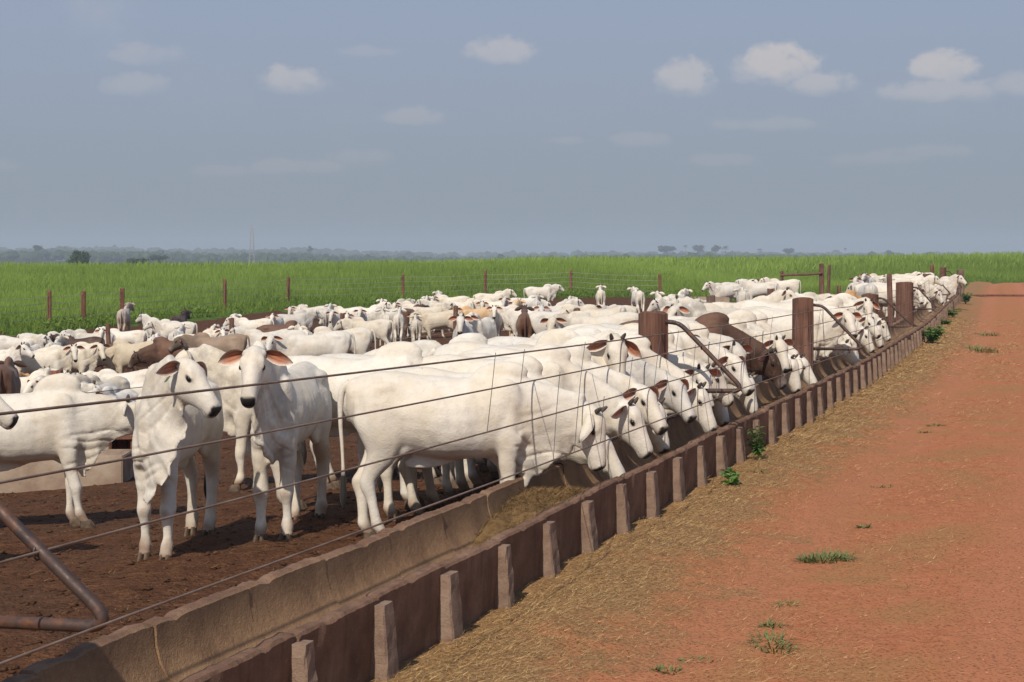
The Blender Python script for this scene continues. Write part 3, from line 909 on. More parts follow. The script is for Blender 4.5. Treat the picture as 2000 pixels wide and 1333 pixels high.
def buttress_mesh(seed, w):
    rs = np.random.default_rng(seed)
    V, NYB = [], 4
    rows = []
    for z in np.linspace(-.02, RIM - .035, 9):
        q = z / RIM
        out = .088 - .042 * q
        back = -.05 + .03 * q - .01
        ww = w * (1.16 - .18 * q)
        j = lambda s=.0022: rs.normal(0, s)
        rows.append([(back, -ww / 2 + j(), z), (out - .010 + j(), -ww / 2 + j(), z), (out + j(), -ww / 2 + .012 + j(), z), (out + j(), 0 + j(), z), (out + j(), ww / 2 - .012 + j(), z), (out - .010 + j(), ww / 2 + j(), z), (back, ww / 2 + j(), z)])
    v, f = skin_rings([np.array(r) for r in rows])
    me = bpy.data.meshes.new('buttress'); me.from_pydata(v.tolist(), [], f); fix_normals(me)
    return me
SECT = [trough_section(20 + i) for i in range(9)]
BUTT = [buttress_mesh(60 + i, w) for i, w in enumerate((.150, .105, .160, .110, .145, .100))]
for m_ in SECT: m_.materials.append(M['concrete'])
for m_ in BUTT: m_.materials.append(M['buttress'])
tr = empty('feed_trough', (PATH[0][0], PATH[0][1], 0), label='long brown concrete feed trough with ribbed side along the red road', cat='trough')
s, i = 0.62, 0
rr = random.Random(5)
last_i = 0
while True:
    q = path_at(s)
    if q is None: break
    x, y, a = q
    o = obj('trough_section', SECT[(i * 4 + i // 5) % 9], parent=tr)
    o.location = (x - PATH[0][0], y - PATH[0][1], G(x, y) + rr.uniform(-.010, .014)); o.rotation_euler = (rr.uniform(-.006, .006), rr.uniform(-.012, .012), a - PI / 2 + rr.uniform(-.006, .006))
    bt = obj('buttress', BUTT[(i * 2 + (i // 3) % 2 + (i % 2)) % 6], parent=o)
    bt.location = (0, .0, rr.uniform(-.012, 0))
    s += 1.0; i += 1

# ------------------------------------------------------------------ the wire fence over the trough, its posts and pipe brackets
def post_mesh(name, r, h, seed, sq=.0, taper=.03, below=.3):
    rs = random.Random(seed); rows = []
    NZ = 12
    for k in range(NZ + 1):
        z = -below + (h + below) * k / NZ
        rad = r * (1 - taper * k / NZ)
        n = 16; ring = []
        for j in range(n):
            a = 2 * PI * j / n
            m_ = 1 + .045 * math.sin(3 * a + seed) + .03 * math.sin(5 * a + seed * 2 + z) + rs.uniform(-.012, .012)
            e = 2 + sq * 6
            ca, sa = math.cos(a), math.sin(a)
            f = (abs(ca) ** e + abs(sa) ** e) ** (-1 / e)
            ring.append((rad * m_ * f * ca, rad * m_ * f * sa, z + (.012 * math.sin(a * 2 + seed) if k == NZ else 0)))
        rows.append(np.array(ring))
    # a worn, slightly dished head
    rows.append(rows[-1] * np.array((.90, .90, 1)) + np.array((0, 0, .012)))
    v, f = skin_rings(rows)
    me = bpy.data.meshes.new(name); me.from_pydata(v.tolist(), [], f); fix_normals(me); me.shade_smooth()
    me.set_sharp_from_angle(angle=R_(40))
    return me

fence = empty('wire_fence', (-2.41, 6.6, 0), label='four strand cable fence with thick wooden posts and bent pipe brackets over the feed trough', cat='fence')
FO = Vector((-2.41, 6.6, 0))
# post x, y, height, radius, bracket corner reach, corner height, top reach height
POSTS = [(-2.44, 6.6, 1.95, .15, 1.10, .950, 1.62), (1.50, 18.5, 1.69, .14, 1.00, .88, 1.60), (4.74, 28.4, 1.60, .17, 1.00, .80, 1.50), (8.15, 39.6, 1.42, .17, .98, .70, 1.34),
         (11.75, 52., 1.50, .23, .95, .72, 1.36), (16.3, 68.4, 1.58, .15, .95, .78, 1.5), (19.8, 80., 1.76, .14, .90, .80, 1.6)]
wirepts = [[], [], [], []]
for i, (x, y, h, r, reach, ch, th) in enumerate(POSTS):
    p = obj('fence_post', post_mesh('fence_post', r, h, i + 3, sq=.25), M['wood'], parent=fence)
    p.location = Vector((x, y, G(x, y))) - FO; p.rotation_euler = (rr.uniform(-.015, .015), rr.uniform(-.015, .015), rr.uniform(0, 6))
    y2 = y + .5; x2 = float(TX(y2)); y1 = y - .5; x1 = float(TX(y1))
    tdir = Vector((x2 - x1, y2 - y1, 0)).normalized(); nd = Vector((tdir.y, -tdir.x, 0))
    base = Vector((x, y, 0)) + nd * (r * .9)
    A = base + Vector((0, 0, th)); B = base + nd * .16 + Vector((0, 0, th - .01)); C_ = base + nd * (reach - r) + Vector((0, 0, ch)); D = base + nd * .02 + Vector((0, 0, ch - .012))
    def rounded(pts, rad=.09):
        out = [pts[0]]
        for a, b, c in zip(pts, pts[1:], pts[2:]):
            u, v = (a - b).normalized(), (c - b).normalized()
            for q in np.linspace(0, 1, 8):
                r_ = rad * (1.5 if b is C_ else 1)
                p0, p2 = b + u * r_, b + v * r_
                out.append(p0 * (1 - q) ** 2 + b * 2 * q * (1 - q) + p2 * q * q)
        return out + [pts[-1]]
    pl = rounded([A, B, C_, D])
    me, _ = tube_mesh('pipe_bracket', [tuple(q - Vector((x, y, G(x, y)))) for q in pl], [.0245] * len(pl), 10, sub=1)
    br = obj('pipe_bracket', me, M['pipe'], parent=p); br.matrix_parent_inverse = Matrix.Rotation(-p.rotation_euler.z, 4, 'Z')
    wp = [base + Vector((0, 0, h - (.29 if i == 0 else .22) if i < 2 else th - .10)), B.lerp(C_, .25 if i == 0 else .34), B.lerp(C_, .59 if i == 0 else .64), C_ + Vector((0, 0, .045))]
    for k in range(4): wirepts[k].append(wp[k])
    for k in (1, 2):
        bm = bmesh.new()
        q = wp[k] - Vector((x, y, G(x, y)))
        ring = [tuple(q + Vector((.0, 0, 0)) + tdir * (.030 * math.cos(a)) + Vector((0, 0, .030 * math.sin(a) - .012))) for a in np.linspace(0, 2 * PI, 11)]
        bm.free()
        me, _ = tube_mesh('wire_ring', ring, [.0042] * 11, 6, sub=1)
        rg = obj('wire_ring', me, M['pipe'], parent=p); rg.matrix_parent_inverse = Matrix.Rotation(-p.rotation_euler.z, 4, 'Z')
# end post at the far corner
p = obj('fence_post', post_mesh('fence_post', .17, 1.62, 31, sq=.3), M['greywood'], parent=fence); p.location = Vector((21.55, 83.6, 0)) - FO
endp = Vector((21.55, 83.4, 0))
for k in range(4):
    pts = wirepts[k] + [endp + Vector((-.05, 0, (1.45, 1.2, .95, .75)[k]))]
    # carry on past the picture's edge
    d = (pts[0] - pts[1]).normalized(); pts = [pts[0] + d * 9] + pts
    dense = []
    for a, b in zip(pts, pts[1:]):
        L = (b - a).length; n = max(4, int(L / 1.2))
        for q in range(n):
            f = q / n
            w = a.lerp(b, f); w.z -= .012 * 4 * f * (1 - f)
            dense.append(w)
    dense.append(pts[-1])
    wirepts[k] = dense
    me, _ = tube_mesh('cable_strand', [tuple(q - FO) for q in dense], [.0055 if k else .0068] * len(dense), 6, sub=2)
    obj('cable_strand', me, M['wire'], parent=fence)
def wire_at(k, y):
    w = wirepts[k]
    for a, b in zip(w, w[1:]):
        if a.y <= y <= b.y or b.y <= y <= a.y:
            return a.lerp(b, (y - a.y) / (b.y - a.y))
def wire_u(k, u):
    w = wirepts[k]
    for a, b in zip(w, w[1:]):
        ua, ub = (1000 + FPX * q.x / q.y for q in (a, b))
        if a.y > 3 and ua <= u <= ub: return a.lerp(b, (u - ua) / (ub - ua))
# light wire stays tie the cables together at intervals, a few of them only two cables long
u0, n = 965., 0
while u0 < 1745:
    k0, k1 = ((0, 2), (0, 1), (1, 3), (0, 3), (2, 3), (1, 2))[n % 6]
    pts = [wire_u(k, u0 - (7 if u0 < 1300 else 4) * (k - k0)) for k in range(k0, k1 + 1)]
    if all(q is not None for q in pts):
        me, _ = tube_mesh('dropper', [tuple(q - FO) for q in [pts[0] + Vector((.004, 0, .02))] + pts], [.0026] * (len(pts) + 1), 5, sub=3)
        obj('dropper', me, M['darkwire'], parent=fence)
    u0 += 58 - (u0 - 965) * .045 + 14 * math.sin(n * 1.7); n += 1

# ------------------------------------------------------------------ other fences: posts and wires of each are its parts
def simple_fence(name, posts, wires, label, cat='fence', wmat='thinwire', wr=.006, rails=()):
    """posts: x, y, height, radius, material, lean (x), lean (y), square"""
    x0, y0 = posts[0][:2]
    O = Vector((x0, y0, 0))
    f = empty(name, O, label=label, cat=cat)
    for i, (x, y, h, r, mk, lx, ly, sq) in enumerate(posts):
        p = obj('fence_post', post_mesh('fence_post', r, h, int(x * 7 + y) % 50, sq=sq), M[mk], parent=f)
        p.location = Vector((x, y, G(x, y))) - O; p.rotation_euler = (ly, lx, i * 1.3 if sq == 0 else 0)
    for hts in wires:
        pts = []
        for a, b in zip(posts, posts[1:]):
            A = Vector((a[0], a[1], G(a[0], a[1]) + hts)); B = Vector((b[0], b[1], G(b[0], b[1]) + hts))
            for q in range(6):
                w = A.lerp(B, q / 6); w.z -= .10 * (q / 6) * (1 - q / 6) * 4 * .6; w.y -= .06
                pts.append(w)
        pts.append(B - Vector((0, .06, 0)))
        me, _ = tube_mesh('wire_strand', [tuple(w - O) for w in pts], [wr] * len(pts), 4, sub=1)
        obj('wire_strand', me, M[wmat], parent=f)
    for (xa, ya, za), (xb, yb, zb), r, mk in rails:
        A = Vector((xa, ya, G(xa, ya) + za)) - O; B = Vector((xb, yb, G(xb, yb) + zb)) - O
        pts = [A.lerp(B, q) + Vector((0, 0, .02 * math.sin(q * 7))) for q in np.linspace(0, 1, 6)]
        me, _ = tube_mesh('rail', [tuple(w) for w in pts], [r * (1 - .15 * q) for q in np.linspace(0, 1, 6)], 9, sub=2)
        obj('rail', me, M[mk], parent=f)
    return f

def pw(u, y): return (u - 1000) / FPX * y       # metres across at depth y for a line of sight

PF = [(-30, 74.5), (97, 79), (163, 81.5), (238, 84.5), (440, 95), (563, 103), (787, 111), (948, 115), (1115, 114), (1290, 108)]
posts = [(pw(u, y), y, 1.62 + .08 * math.sin(i * 2.), .095 + .02 * (i in (2, 3)), 'redwood', (.03, -.01, .0, -.02, -.06, .01, .02, 0, -.01, -.05)[i], 0, .0) for i, (u, y) in enumerate(PF)]
simple_fence('pasture_fence', posts, (1.45, 1.15, .85, .5), 'far wire fence of thin reddish posts between the pens and the green pasture', wr=.009)

# the line of thin tall posts among the far herd
posts = [(pw(u, y), y, h, .085, 'wood', l, 0, .2) for u, y, h, l in ((215, 66, 1.75, -.05), (453, 64, 1.70, .0), (668, 62, 1.62, .01), (888, 64, 1.55, .03), (1113, 63, 1.45, .03))]
simple_fence('pen_fence', posts, (1.0, .6), 'thin dark posts and wires standing among the far crowd of white cattle', wr=.006)

# the low line of stout posts behind the near cattle
posts = [(-16, 16, 1.1, .10, 'wood', 0, 0, .5), (pw(128, 24), 24, 1.28, .085, 'redwood', -.10, 0, .8), (pw(905, 36), 36, 1.02, .16, 'wood', 0, 0, .8), (pw(1097, 38.5), 38.5, 1.20, .215, 'wood', 0, 0, .8)]
simple_fence('stub_post_fence', posts, (.95, .6), 'line of short stout posts with two wires behind the feeding cattle', wmat='wire', wr=.006)
# leaning posts beside the broad one
posts = [(pw(1133, 39), 39, 1.45, .075, 'wood', -.05, 0, .6), (pw(1388, 50), 50, 1.42, .125, 'greywood', 0, 0, .6), (pw(1511, 47), 47, 1.50, .10, 'wood', -.05, 0, .4), (pw(1533, 52), 52, 1.40, .06, 'wood', .02, 0, .5)]
simple_fence('rail_fence', posts, (), 'pen divider of squared posts joined by a pale pole rail behind the feeding cattle', rails=[((pw(1396, 49.8), 49.8, 1.10), (pw(1507, 47), 47, 1.18), .065, 'greywood')])
posts = [(pw(1527, 101), 101, 1.70, .10, 'wood', 0, 0, .2), (pw(1605, 100), 100, 2.05, .14, 'wood', 0, 0, .2), (pw(1618, 102), 102, 1.95, .09, 'wood', .03, 0, .2)]
simple_fence('corral_fence', posts, (), 'far corral posts with a dark pole rail before the pasture, between two groups of cattle', rails=[((pw(1524, 100.6), 100.6, 1.45), (pw(1606, 99.8), 99.8, 1.50), .075, 'wood')])
posts = [(pw(1637, 56), 56, 1.35, .065, 'wood', .02, 0, .4), (pw(1740, 54), 54, 1.72, .08, 'wood', -.03, 0, .4), (pw(1821, 84), 84, 1.85, .09, 'redwood', 0, 0, .4)]
simple_fence('divider_fence', posts, (1.2,), 'narrow dark posts standing beside the tan cattle near the far trough', wr=.006)

# ------------------------------------------------------------------ water tanks and a plank
def tank(name, x, y, L, Wd, H, wall, rot, mat, **kw):
    t_ = empty(name, (x, y, G(x, y) - .03), rot, **kw)
    for nm, c, s_ in (('side_wall', (0, -Wd / 2 + wall / 2, H / 2), (L, wall, H)), ('side_wall', (0, Wd / 2 - wall / 2, H / 2), (L, wall, H)),
                      ('end_wall', (-L / 2 + wall / 2, 0, H / 2 - .004), (wall, Wd - 2 * wall, H - .008)), ('end_wall', (L / 2 - wall / 2, 0, H / 2 - .004), (wall, Wd - 2 * wall, H - .008)), ('tank_floor', (0, 0, .06), (L - 2 * wall, Wd - 2 * wall, .10))):
        bm = bmesh.new(); box_bm(bm, c, s_, bev=.012); obj(nm, bm_mesh(nm, bm), M[mat], parent=t_)
    return t_
tank('water_trough', -5.9, 20.6, 2.7, .75, .46, .09, .04, 'tank', label='low pale concrete water trough on the mud behind the nearest white cow at left', cat='trough')
bx = empty('brick_box', (pw(240, 22.6), 22.6, G(pw(240, 22.6), 22.6) - .02), .1, label='small reddish masonry box beside the end of the low pale water trough', cat='box')
for nm, c, s_ in (('side_wall', (-.17, 0, .2), (.10, .42, .40)), ('side_wall', (.17, 0, .2), (.10, .42, .40)), ('back_wall', (0, .16, .195), (.235, .1, .39)), ('lid', (0, 0, .425), (.50, .46, .05))):
    bm = bmesh.new(); box_bm(bm, c, s_, bev=.01); obj(nm, bm_mesh(nm, bm), M['redwood'], parent=bx)
tank('water_tank', pw(1375, 78), 78, 2.1, 1.2, .95, .10, .05, 'tank', label='pinkish concrete water tank far back in the pen in front of the green pasture', cat='tank')
bm = bmesh.new(); box_bm(bm, (0, 0, 0), (1.15, .30, .24), bev=.02)
pl = obj('beam', bm_mesh('beam', bm), M['redwood'], label='short orange-brown timber beam behind the top of the tallest near trough post', cat='beam')
pl.location = (pw(1277, 62), 62, G(pw(1277, 62), 62) + .42)
b2 = bmesh.new(); box_bm(b2, (-.35, 0, -.27), (.16, .24, .31), bev=.01); box_bm(b2, (.35, 0, -.27), (.16, .24, .31), bev=.01)
obj('beam_support', bm_mesh('beam_support', b2), M['wood'], parent=pl)
# pole lying across the far road
me, _ = tube_mesh('pole', [(0, 0, 0), (2.5, .3, .02), (5.5, .2, 0), (9, .5, .02)], [.07, .065, .06, .055], 10)
o = obj('pole', me, M['redwood'], label='long thin reddish pole lying across the far end of the dirt road', cat='pole'); o.location = (24.4, 96, road_h(24.4, 96) + .07)
# ------------------------------------------------------------------ the herd
WHITE, CREAM, GREYW = (.70, .640, .550, 1), (.60, .51, .385, 1), (.60, .56, .505, 1)
TAN, BROWN, DBROWN, TAUPE = (.56, .34, .165, .75), (.150, .075, .045, .30), (.070, .036, .026, .4), (.33, .235, .165, .35)
ORANGE = (.66, .45, .26, 1)
for k, r_, s_ in (('eye', 0, 0),): pass

HEAD_PARTS_FULL = True
def link_cow(proto, loc, rz, scale, coat, label, group=None, cat='cow', pitch=0.):
    body, parts, H = proto
    o = bpy.data.objects.new('cow', body); COL.objects.link(o)
    if len(body.materials) == 0: body.materials.append(M['coat'])
    o.location = loc; o.rotation_euler = (0, pitch, rz); o.scale = (scale,) * 3; o.color = coat
    tag(o, label, cat, group)
    for nm, me, mk in parts:
        if len(me.materials) == 0: me.materials.append(M[mk])
        c = bpy.data.objects.new(nm, me); COL.objects.link(c); c.parent = o; c.color = coat
    return o

PEN_G = 'zebu cattle crowded in the feedlot pens'
FEED_G = 'zebu cattle lined up feeding at the trough'
def slope(x, y, rz):
    e = .6
    return -math.atan2(float(pen_h(x + e * math.cos(rz), y + e * math.sin(rz)) - pen_h(x - e * math.cos(rz), y - e * math.sin(rz))), 2 * e)

def stand(proto, x, y, deg, scale, coat, label, group=PEN_G):
    rz = R_(deg)
    return link_cow(proto, (x, y, float(pen_h(x, y)) - .012), rz, scale, coat, label, group, pitch=slope(x, y, rz))

# --- the ones nearest the camera, each with a pose of its own
HERO = []
hv = .0145
pA = make_cow_proto(Pose(poll=(.82, .36, 1.58), yaw=66, pitch=40, roll=-4, hump=1.15, dew=1.3, slim=.84, belly=-.05, step=(.05, -.02, .04, -.10), vox=hv, seed=1, ear=(.1, -.05)), horn=False, tag=True)
stand(pA, -2.70, 13.97, 263, 1.0, WHITE, 'white humped cow with ruffled dewlap and green ear tag, looking right across the top cable')
pB = make_cow_proto(Pose(poll=(.96, -.03, 1.54), yaw=5, pitch=45, hump=.35, dew=.75, slim=.84, belly=-.05, step=(-.02, .05, -.10, .08), vox=hv, seed=2, ear=(.05, .05), tail=-1.), horn=False)
stand(pB, -1.88, 14.66, 263, 1.03, WHITE, 'white cow facing the camera head-on, orange ears spread, left of the feeding row')
pL = make_cow_proto(Pose(poll=(1.06, .02, 1.16), yaw=12, pitch=35, hump=.75, dew=1.15, step=(-.04, .12, .05, -.15), vox=.016, seed=3))
stand(pL, -4.47, 16.0, 2, .95, WHITE, 'white cow side-on before the low water trough, head hidden behind the tagged cow')
pH = make_cow_proto(Pose(poll=(1.04, .0, 1.50), yaw=-6, pitch=36, hump=.5, vox=.016, seed=4))
stand(pH, -5.08, 13.3, 4, 1.0, WHITE, 'white cow of which only the face enters the picture at its left edge')
pC1 = make_cow_proto(Pose(poll=(1.20, -.04, 1.03), yaw=-24, pitch=76, hump=.30, dew=1.45, step=(.0, .04, -.05, .10), vox=hv, seed=5, fat=1.02, belly=.0, hang=True), horn=True)
stand(pC1, -.50, 14.12, 0, 1.0, WHITE, 'big white cow in full side view eating at the trough, nearest of the feeding row', FEED_G)

def feed(y, deg, proto, scale, coat, label, over=.30, ahead=1.24):
    """an animal whose muzzle is over the trough at depth y"""
    rz = R_(deg)
    mx, my = float(TX(y)) - over, y
    x, yy = mx - ahead * scale * math.cos(rz), my - ahead * scale * math.sin(rz)
    return stand(proto, x, yy, deg, scale, coat, label, FEED_G)

hv2 = .0175
F1 = make_cow_proto(Pose(poll=(1.14, .0, .93), yaw=-14, pitch=58, hump=.35, dew=1.0, vox=hv2, seed=6, step=(.05, -.1, .05, -.1), ear=(-.3, .0)))
F2 = make_cow_proto(Pose(poll=(1.13, .0, .86), yaw=-22, pitch=66, hump=.7, dew=1.0, vox=hv2, seed=7, step=(-.05, .1, -.08, .05), ear=(.0, -.2), hang=True))
F3 = make_cow_proto(Pose(poll=(1.12, .04, 1.06), yaw=-30, pitch=46, hump=.5, dew=1.1, vox=hv2, seed=8, step=(.1, .0, .0, -.1), ear=(.1, .0)), horn=False)
F4 = make_cow_proto(Pose(poll=(1.10, -.12, 1.16), yaw=-52, pitch=55, hump=.4, dew=1.0, vox=hv2, seed=9, step=(.0, .1, -.1, .0), ear=(.0, .1)))
F5 = make_cow_proto(Pose(poll=(1.12, .0, .80), yaw=-8, pitch=50, hump=.55, dew=.9, vox=hv2, seed=10, step=(.0, .1, .1, -.1), hang=True))
FU = make_cow_proto(Pose(poll=(1.00, -.16, 1.42), yaw=-62, pitch=62, hump=.9, dew=1.0, vox=hv2, seed=11, ear=(.5, .1)), horn=True)
FR = make_cow_proto(Pose(poll=(1.06, -.10, 1.34), yaw=-50, pitch=46, hump=.5, dew=1.0, vox=hv2, seed=12), horn=False)

feed(14.85, -12, F5, .98, WHITE, 'white cow almost hidden behind the nearest feeding cow, muzzle low in the trough')
feed(15.5, -8, F1, 1.04, WHITE, 'second white face from the near end of the feeding row, dark nose over the rim', over=.20)
stand(FU, .05, 17.25, -15, 1.05, WHITE, 'white cow with raised head and dark horn buds among the feeding backs', FEED_G)
feed(16.15, -14, F3, 1.00, WHITE, 'third white face along the near feeding row, pink ear held up', over=.25)
feed(16.8, -12, F2, 1.02, WHITE, 'white cow with its face deep in the trough beneath the raised head', over=.30)
feed(17.5, -16, F3, 1.0, GREYW, 'greyish white cow holding its muzzle up left of the nearest post\'s bracket', over=.30)
feed(18.2, -12, F1, 1.03, WHITE, 'white cow below the diagonal pipe of the nearest bracket, muzzle over the rim', over=.22)
feed(18.9, -15, F4, .98, WHITE, 'white cow with dark horn bud eating under the corner of the nearest bracket', over=.30)
feed(19.6, -10, F2, 1.0, WHITE, 'white cow right of the corner of the nearest bracket, face down in the trough', over=.30)
stand(FR, 1.05, 21.2, -20, 1.02, WHITE, 'white cow with upright pink ear just right of the tall near trough post', FEED_G)
feed(20.5, -14, F3, 1.06, WHITE, 'white cow with sunlit face and orange ear beyond the nearest bracket', over=.30)
feed(21.3, -10, F2, 1.0, WHITE, 'white cow face down between the sunlit face and the brown cow', over=.30)
feed(22.1, -12, F4, 1.04, GREYW, 'white cow with shaded dark ear holding its head high beside the brown cow', over=.55)
feed(23.1, -10, F1, 1.06, BROWN, 'brown cow with greyish face eating at the trough among white ones', over=.30)
feed(24.0, -14, F4, 1.0, WHITE, 'white cow with a dark ear just beyond the brown feeding cow', over=.30)
feed(24.8, -10, F2, 1.05, WHITE, 'last white cow of the near feeding row before the second tall post\'s gap', over=.34)
feed(25.5, -16, F5, 1.0, WHITE, 'white cow largely behind the last feeding cow before the second tall post')
# second stretch
stand(FR, 4.75, 30.1, -24, 1.02, WHITE, 'white cow with raised head and pink ear behind the second bracket', FEED_G)
feed(30.4, -14, F5, 1.0, WHITE, 'white cow lowest in the trough under the bar of the second bracket')
feed(31.3, -12, F2, 1.0, WHITE, 'white cow with dark ears face down beside the second bracket\'s corner')
feed(32.3, -16, F4, 1.08, WHITE, 'white cow looking up, orange ear, right of the second bracket\'s corner', over=.50)
feed(33.5, -12, F1, 1.0, WHITE, 'white cow shoulder to shoulder with the upward-looking one beyond the second bracket')
feed(34.7, -14, F3, 1.0, WHITE, 'white cow feeding just left of the wide-eared one, beyond the second bracket')
stand(FU, 6.35, 35.6, -28, 1.0, WHITE, 'white cow with wide open ears facing the camera before the third bracket', FEED_G)
feed(36.3, -12, F2, 1.02, WHITE, 'white cow head down in front of the third bracket bar')
feed(37.4, -10, F1, 1.0, WHITE, 'white cow at the far end of the second feeding group, dark ear over its eye')
# third stretch and the far end
feed(56.0, -16, F4, 1.05, WHITE, 'white cow reaching into the trough right of the third tall post', over=.5)
feed(57.4, -20, F2, 1.05, WHITE, 'white cow behind the one reaching into the trough at the third tall post')
feed(66.5, -22, F1, 1.08, WHITE, 'white cow lying its neck over the trough left of the far bracket')
feed(68.6, -18, F2, 1.05, WHITE, 'white cow feeding under the far bracket pipe')
feed(71.0, -22, F5, 1.05, WHITE, 'white cow feeding between the far bracket and the weathered end post')
feed(74.0, -18, F1, 1.1, WHITE, 'white cow with high sloping back near the weathered end post')
feed(77.0, -20, F2, 1.05, WHITE, 'last white cow at the trough beside the weathered end post')

# --- the rest of the herd shares a few poses
def prot(vox=.026, **k): return make_cow_proto(Pose(vox=vox, **dict(dict(belly=-.045 if not k.get('lie') else 0., slim=.90, step=((k['seed'] % 3 - 1) * .10, (k['seed'] % 5 - 2) * .05, (k['seed'] % 4 - 1.5) * .07, (k['seed'] % 3 - 1) * -.09)), **k)), horn=k.get('seed', 0) % 2 == 0)
HP = {
    'std': [prot(seed=20, poll=(1.02, 0, 1.50), pitch=40), prot(seed=21, poll=(1.04, .05, 1.42), pitch=38, yaw=8, hump=.8), prot(seed=34, poll=(1.0, -.08, 1.54), pitch=36, yaw=-18, hump=.4)],
    'low': [prot(seed=22, poll=(1.14, 0, 1.08), pitch=50, hump=.5)],
    'graze': [prot(seed=23, poll=(1.06, .05, .62), pitch=66, hump=.5)],
    'R': [prot(seed=24, poll=(.98, -.20, 1.42), pitch=46, yaw=-72, hump=.6), prot(seed=25, poll=(1.0, -.18, 1.36), pitch=52, yaw=-58)],
    'L': [prot(seed=26, poll=(.98, .20, 1.42), pitch=46, yaw=72, hump=.6), prot(seed=27, poll=(1.0, .18, 1.36), pitch=52, yaw=58)],
    'lie': [prot(seed=30, poll=(1.00, .10, 1.46), pitch=38, yaw=20, lie=True, hump=.6), prot(seed=31, poll=(1.02, -.06, 1.40), pitch=40, yaw=-10, lie=True)],
    'lieL': [prot(seed=32, poll=(.96, .20, 1.48), pitch=42, yaw=70, lie=True, hump=.5)],
    'lieR': [prot(seed=33, poll=(.96, -.20, 1.48), pitch=42, yaw=-70, lie=True, hump=.5)],
    'up': [prot(seed=28, poll=(1.02, 0, 1.50), pitch=44, hump=.3), prot(seed=29, poll=(1.02, -.05, 1.46), pitch=52, yaw=-14, hump=.7)],
}
cnt = {}
def herd(u, v, deg, pose, coat, label, s=1.0, back=1.36):
    if pose[:3] == 'lie': back = .78
    x, y = ray_to(u, v, back * s)
    k = cnt.get(pose, 0); cnt[pose] = k + 1
    j = 1 + .09 * math.sin(u * 12.9898 + v * 3.1); w = .06 * math.sin(u * 7.13 + v * 1.7)
    coat = (min(.82, coat[0] * j), min(.82, coat[1] * j * (1 - .3 * w)), min(.82, coat[2] * j * (1 - w))) + (coat[3],)
    pr_ = HP[pose][k % len(HP[pose])]
    return stand(pr_, x, y, deg, s, coat, label)

W_ = WHITE
# behind the nearest three
herd(572, 699, 186, 'std', W_, 'white cow with scalloped dewlap behind and between tagged and camera-facing cows', s=1.0)
herd(700, 697, -8, 'low', W_, 'white cow whose rump shows just right of the cow facing the camera', s=1.02)
herd(760, 688, -6, 'low', W_, 'long white back rising behind the biggest feeding cow', s=1.0)
herd(860, 676, -10, 'low', W_, 'white back just under the stout post stub at mid-left of the feeding row', s=1.0)
herd(1075, 661, -8, 'low', W_, 'white back with low hump in front of the broad post stub', s=1.0)
herd(1190, 664, -12, 'low', W_, 'white back running in behind the tall near trough post', s=1.0)
herd(75, 768, 5, 'lie', W_, 'white cow lying with a long pale back right behind the leftmost near cow')
herd(228, 762, 262, 'lie', W_, 'lying white cow facing the camera with an orange ear above the near cow\'s back')
herd(186, 752, 255, 'lie', GREYW, 'greyish white lying cow crowded left of the orange-eared one')
herd(250, 724, 178, 'lie', W_, 'lying white cow with rounded rump behind the hump of the tagged cow')
herd(132, 742, 92, 'lie', (.50, .40, .31, 1), 'tan-rumped lying cow seen from behind, just left of the short stub post')
herd(48, 732, 12, 'lie', W_, 'white cow lying with its rump to the left in the near left crowd')
herd(86, 730, 95, 'lie', W_, 'narrow white lying cow seen from behind in the near left crowd')
herd(106, 736, 290, 'lieL', W_, 'lying white cow looking right with its face in shade, near left crowd')
herd(136, 740, 240, 'lie', W_, 'lying white cow next to the shaded face in the near left crowd')
herd(167, 734, 268, 'lie', W_, 'lying white cow with one ear stretched out, left of the leaning dark post')
herd(205, 738, 250, 'lieR', W_, 'lying white cow just under the foot of the leaning dark post')
herd(14, 734, 88, 'lie', TAN, 'tan cow lying seen from behind at the left edge of the herd')
herd(10, 712, 100, 'std', BROWN, 'small reddish brown cow above the tan rump at the left edge')
herd(82, 684, 2, 'R', W_, 'white cow side-on turning its black-nosed face to the camera, left of the herd')
herd(-18, 692, 2, 'std', W_, 'white cow whose shaded head pokes in at the left edge of the far herd')
herd(28, 658, 6, 'std', W_, 'big white cow in side view at the far left below the first pasture fence post')
herd(76, 652, 10, 'std', W_, 'white back behind the big far left cow')
herd(106, 668, 92, 'std', W_, 'white cow with rounded rump below the dark brown head')
herd(160, 660, 186, 'std', DBROWN, 'dark brown cow with nearly black head facing left')
herd(214, 670, 184, 'low', BROWN, 'brown cow behind the leaning dark post, head lowered to the left')
herd(178, 650, 198, 'std', W_, 'white cow lying low at the far edge below the second pasture fence post')
herd(213, 646, 268, 'up', W_, 'white face with spread ears just above the leaning dark post')
herd(243, 602, 92, 'std', (.50, .40, .32, .6), 'brown and cream cow seen from behind standing against the thick pasture post', back=1.37)
herd(246, 646, 182, 'std', W_, 'white cow with a dark ear right of the leaning dark post')
herd(344, 629, 184, 'std', W_, 'big white cow with grey shading on its side standing at the edge of the pasture')
herd(316, 626, 172, 'std', GREYW, 'greyish white back behind the big cow at the pasture edge')
herd(350, 617, 80, 'std', DBROWN, 'dark brown cow whose back peeks over the white cow at the pasture edge')
herd(272, 668, 182, 'low', CREAM, 'cream cow in full side view facing left with a long white tail')
herd(352, 662, 186, 'low', BROWN, 'chestnut brown cow behind the rump of the cream cow')
herd(432, 656, 184, 'std', TAUPE, 'taupe grey-brown cow with a pale dewlap facing left by a dark post')
herd(452, 624, 92, 'std', W_, 'white cow seen from behind below the pasture post above the taupe cow')
herd(432, 640, 265, 'up', W_, 'white face looking out above the back of the taupe cow')
herd(498, 624, 168, 'std', W_, 'white cow with a square pale rump right of the taupe cow')
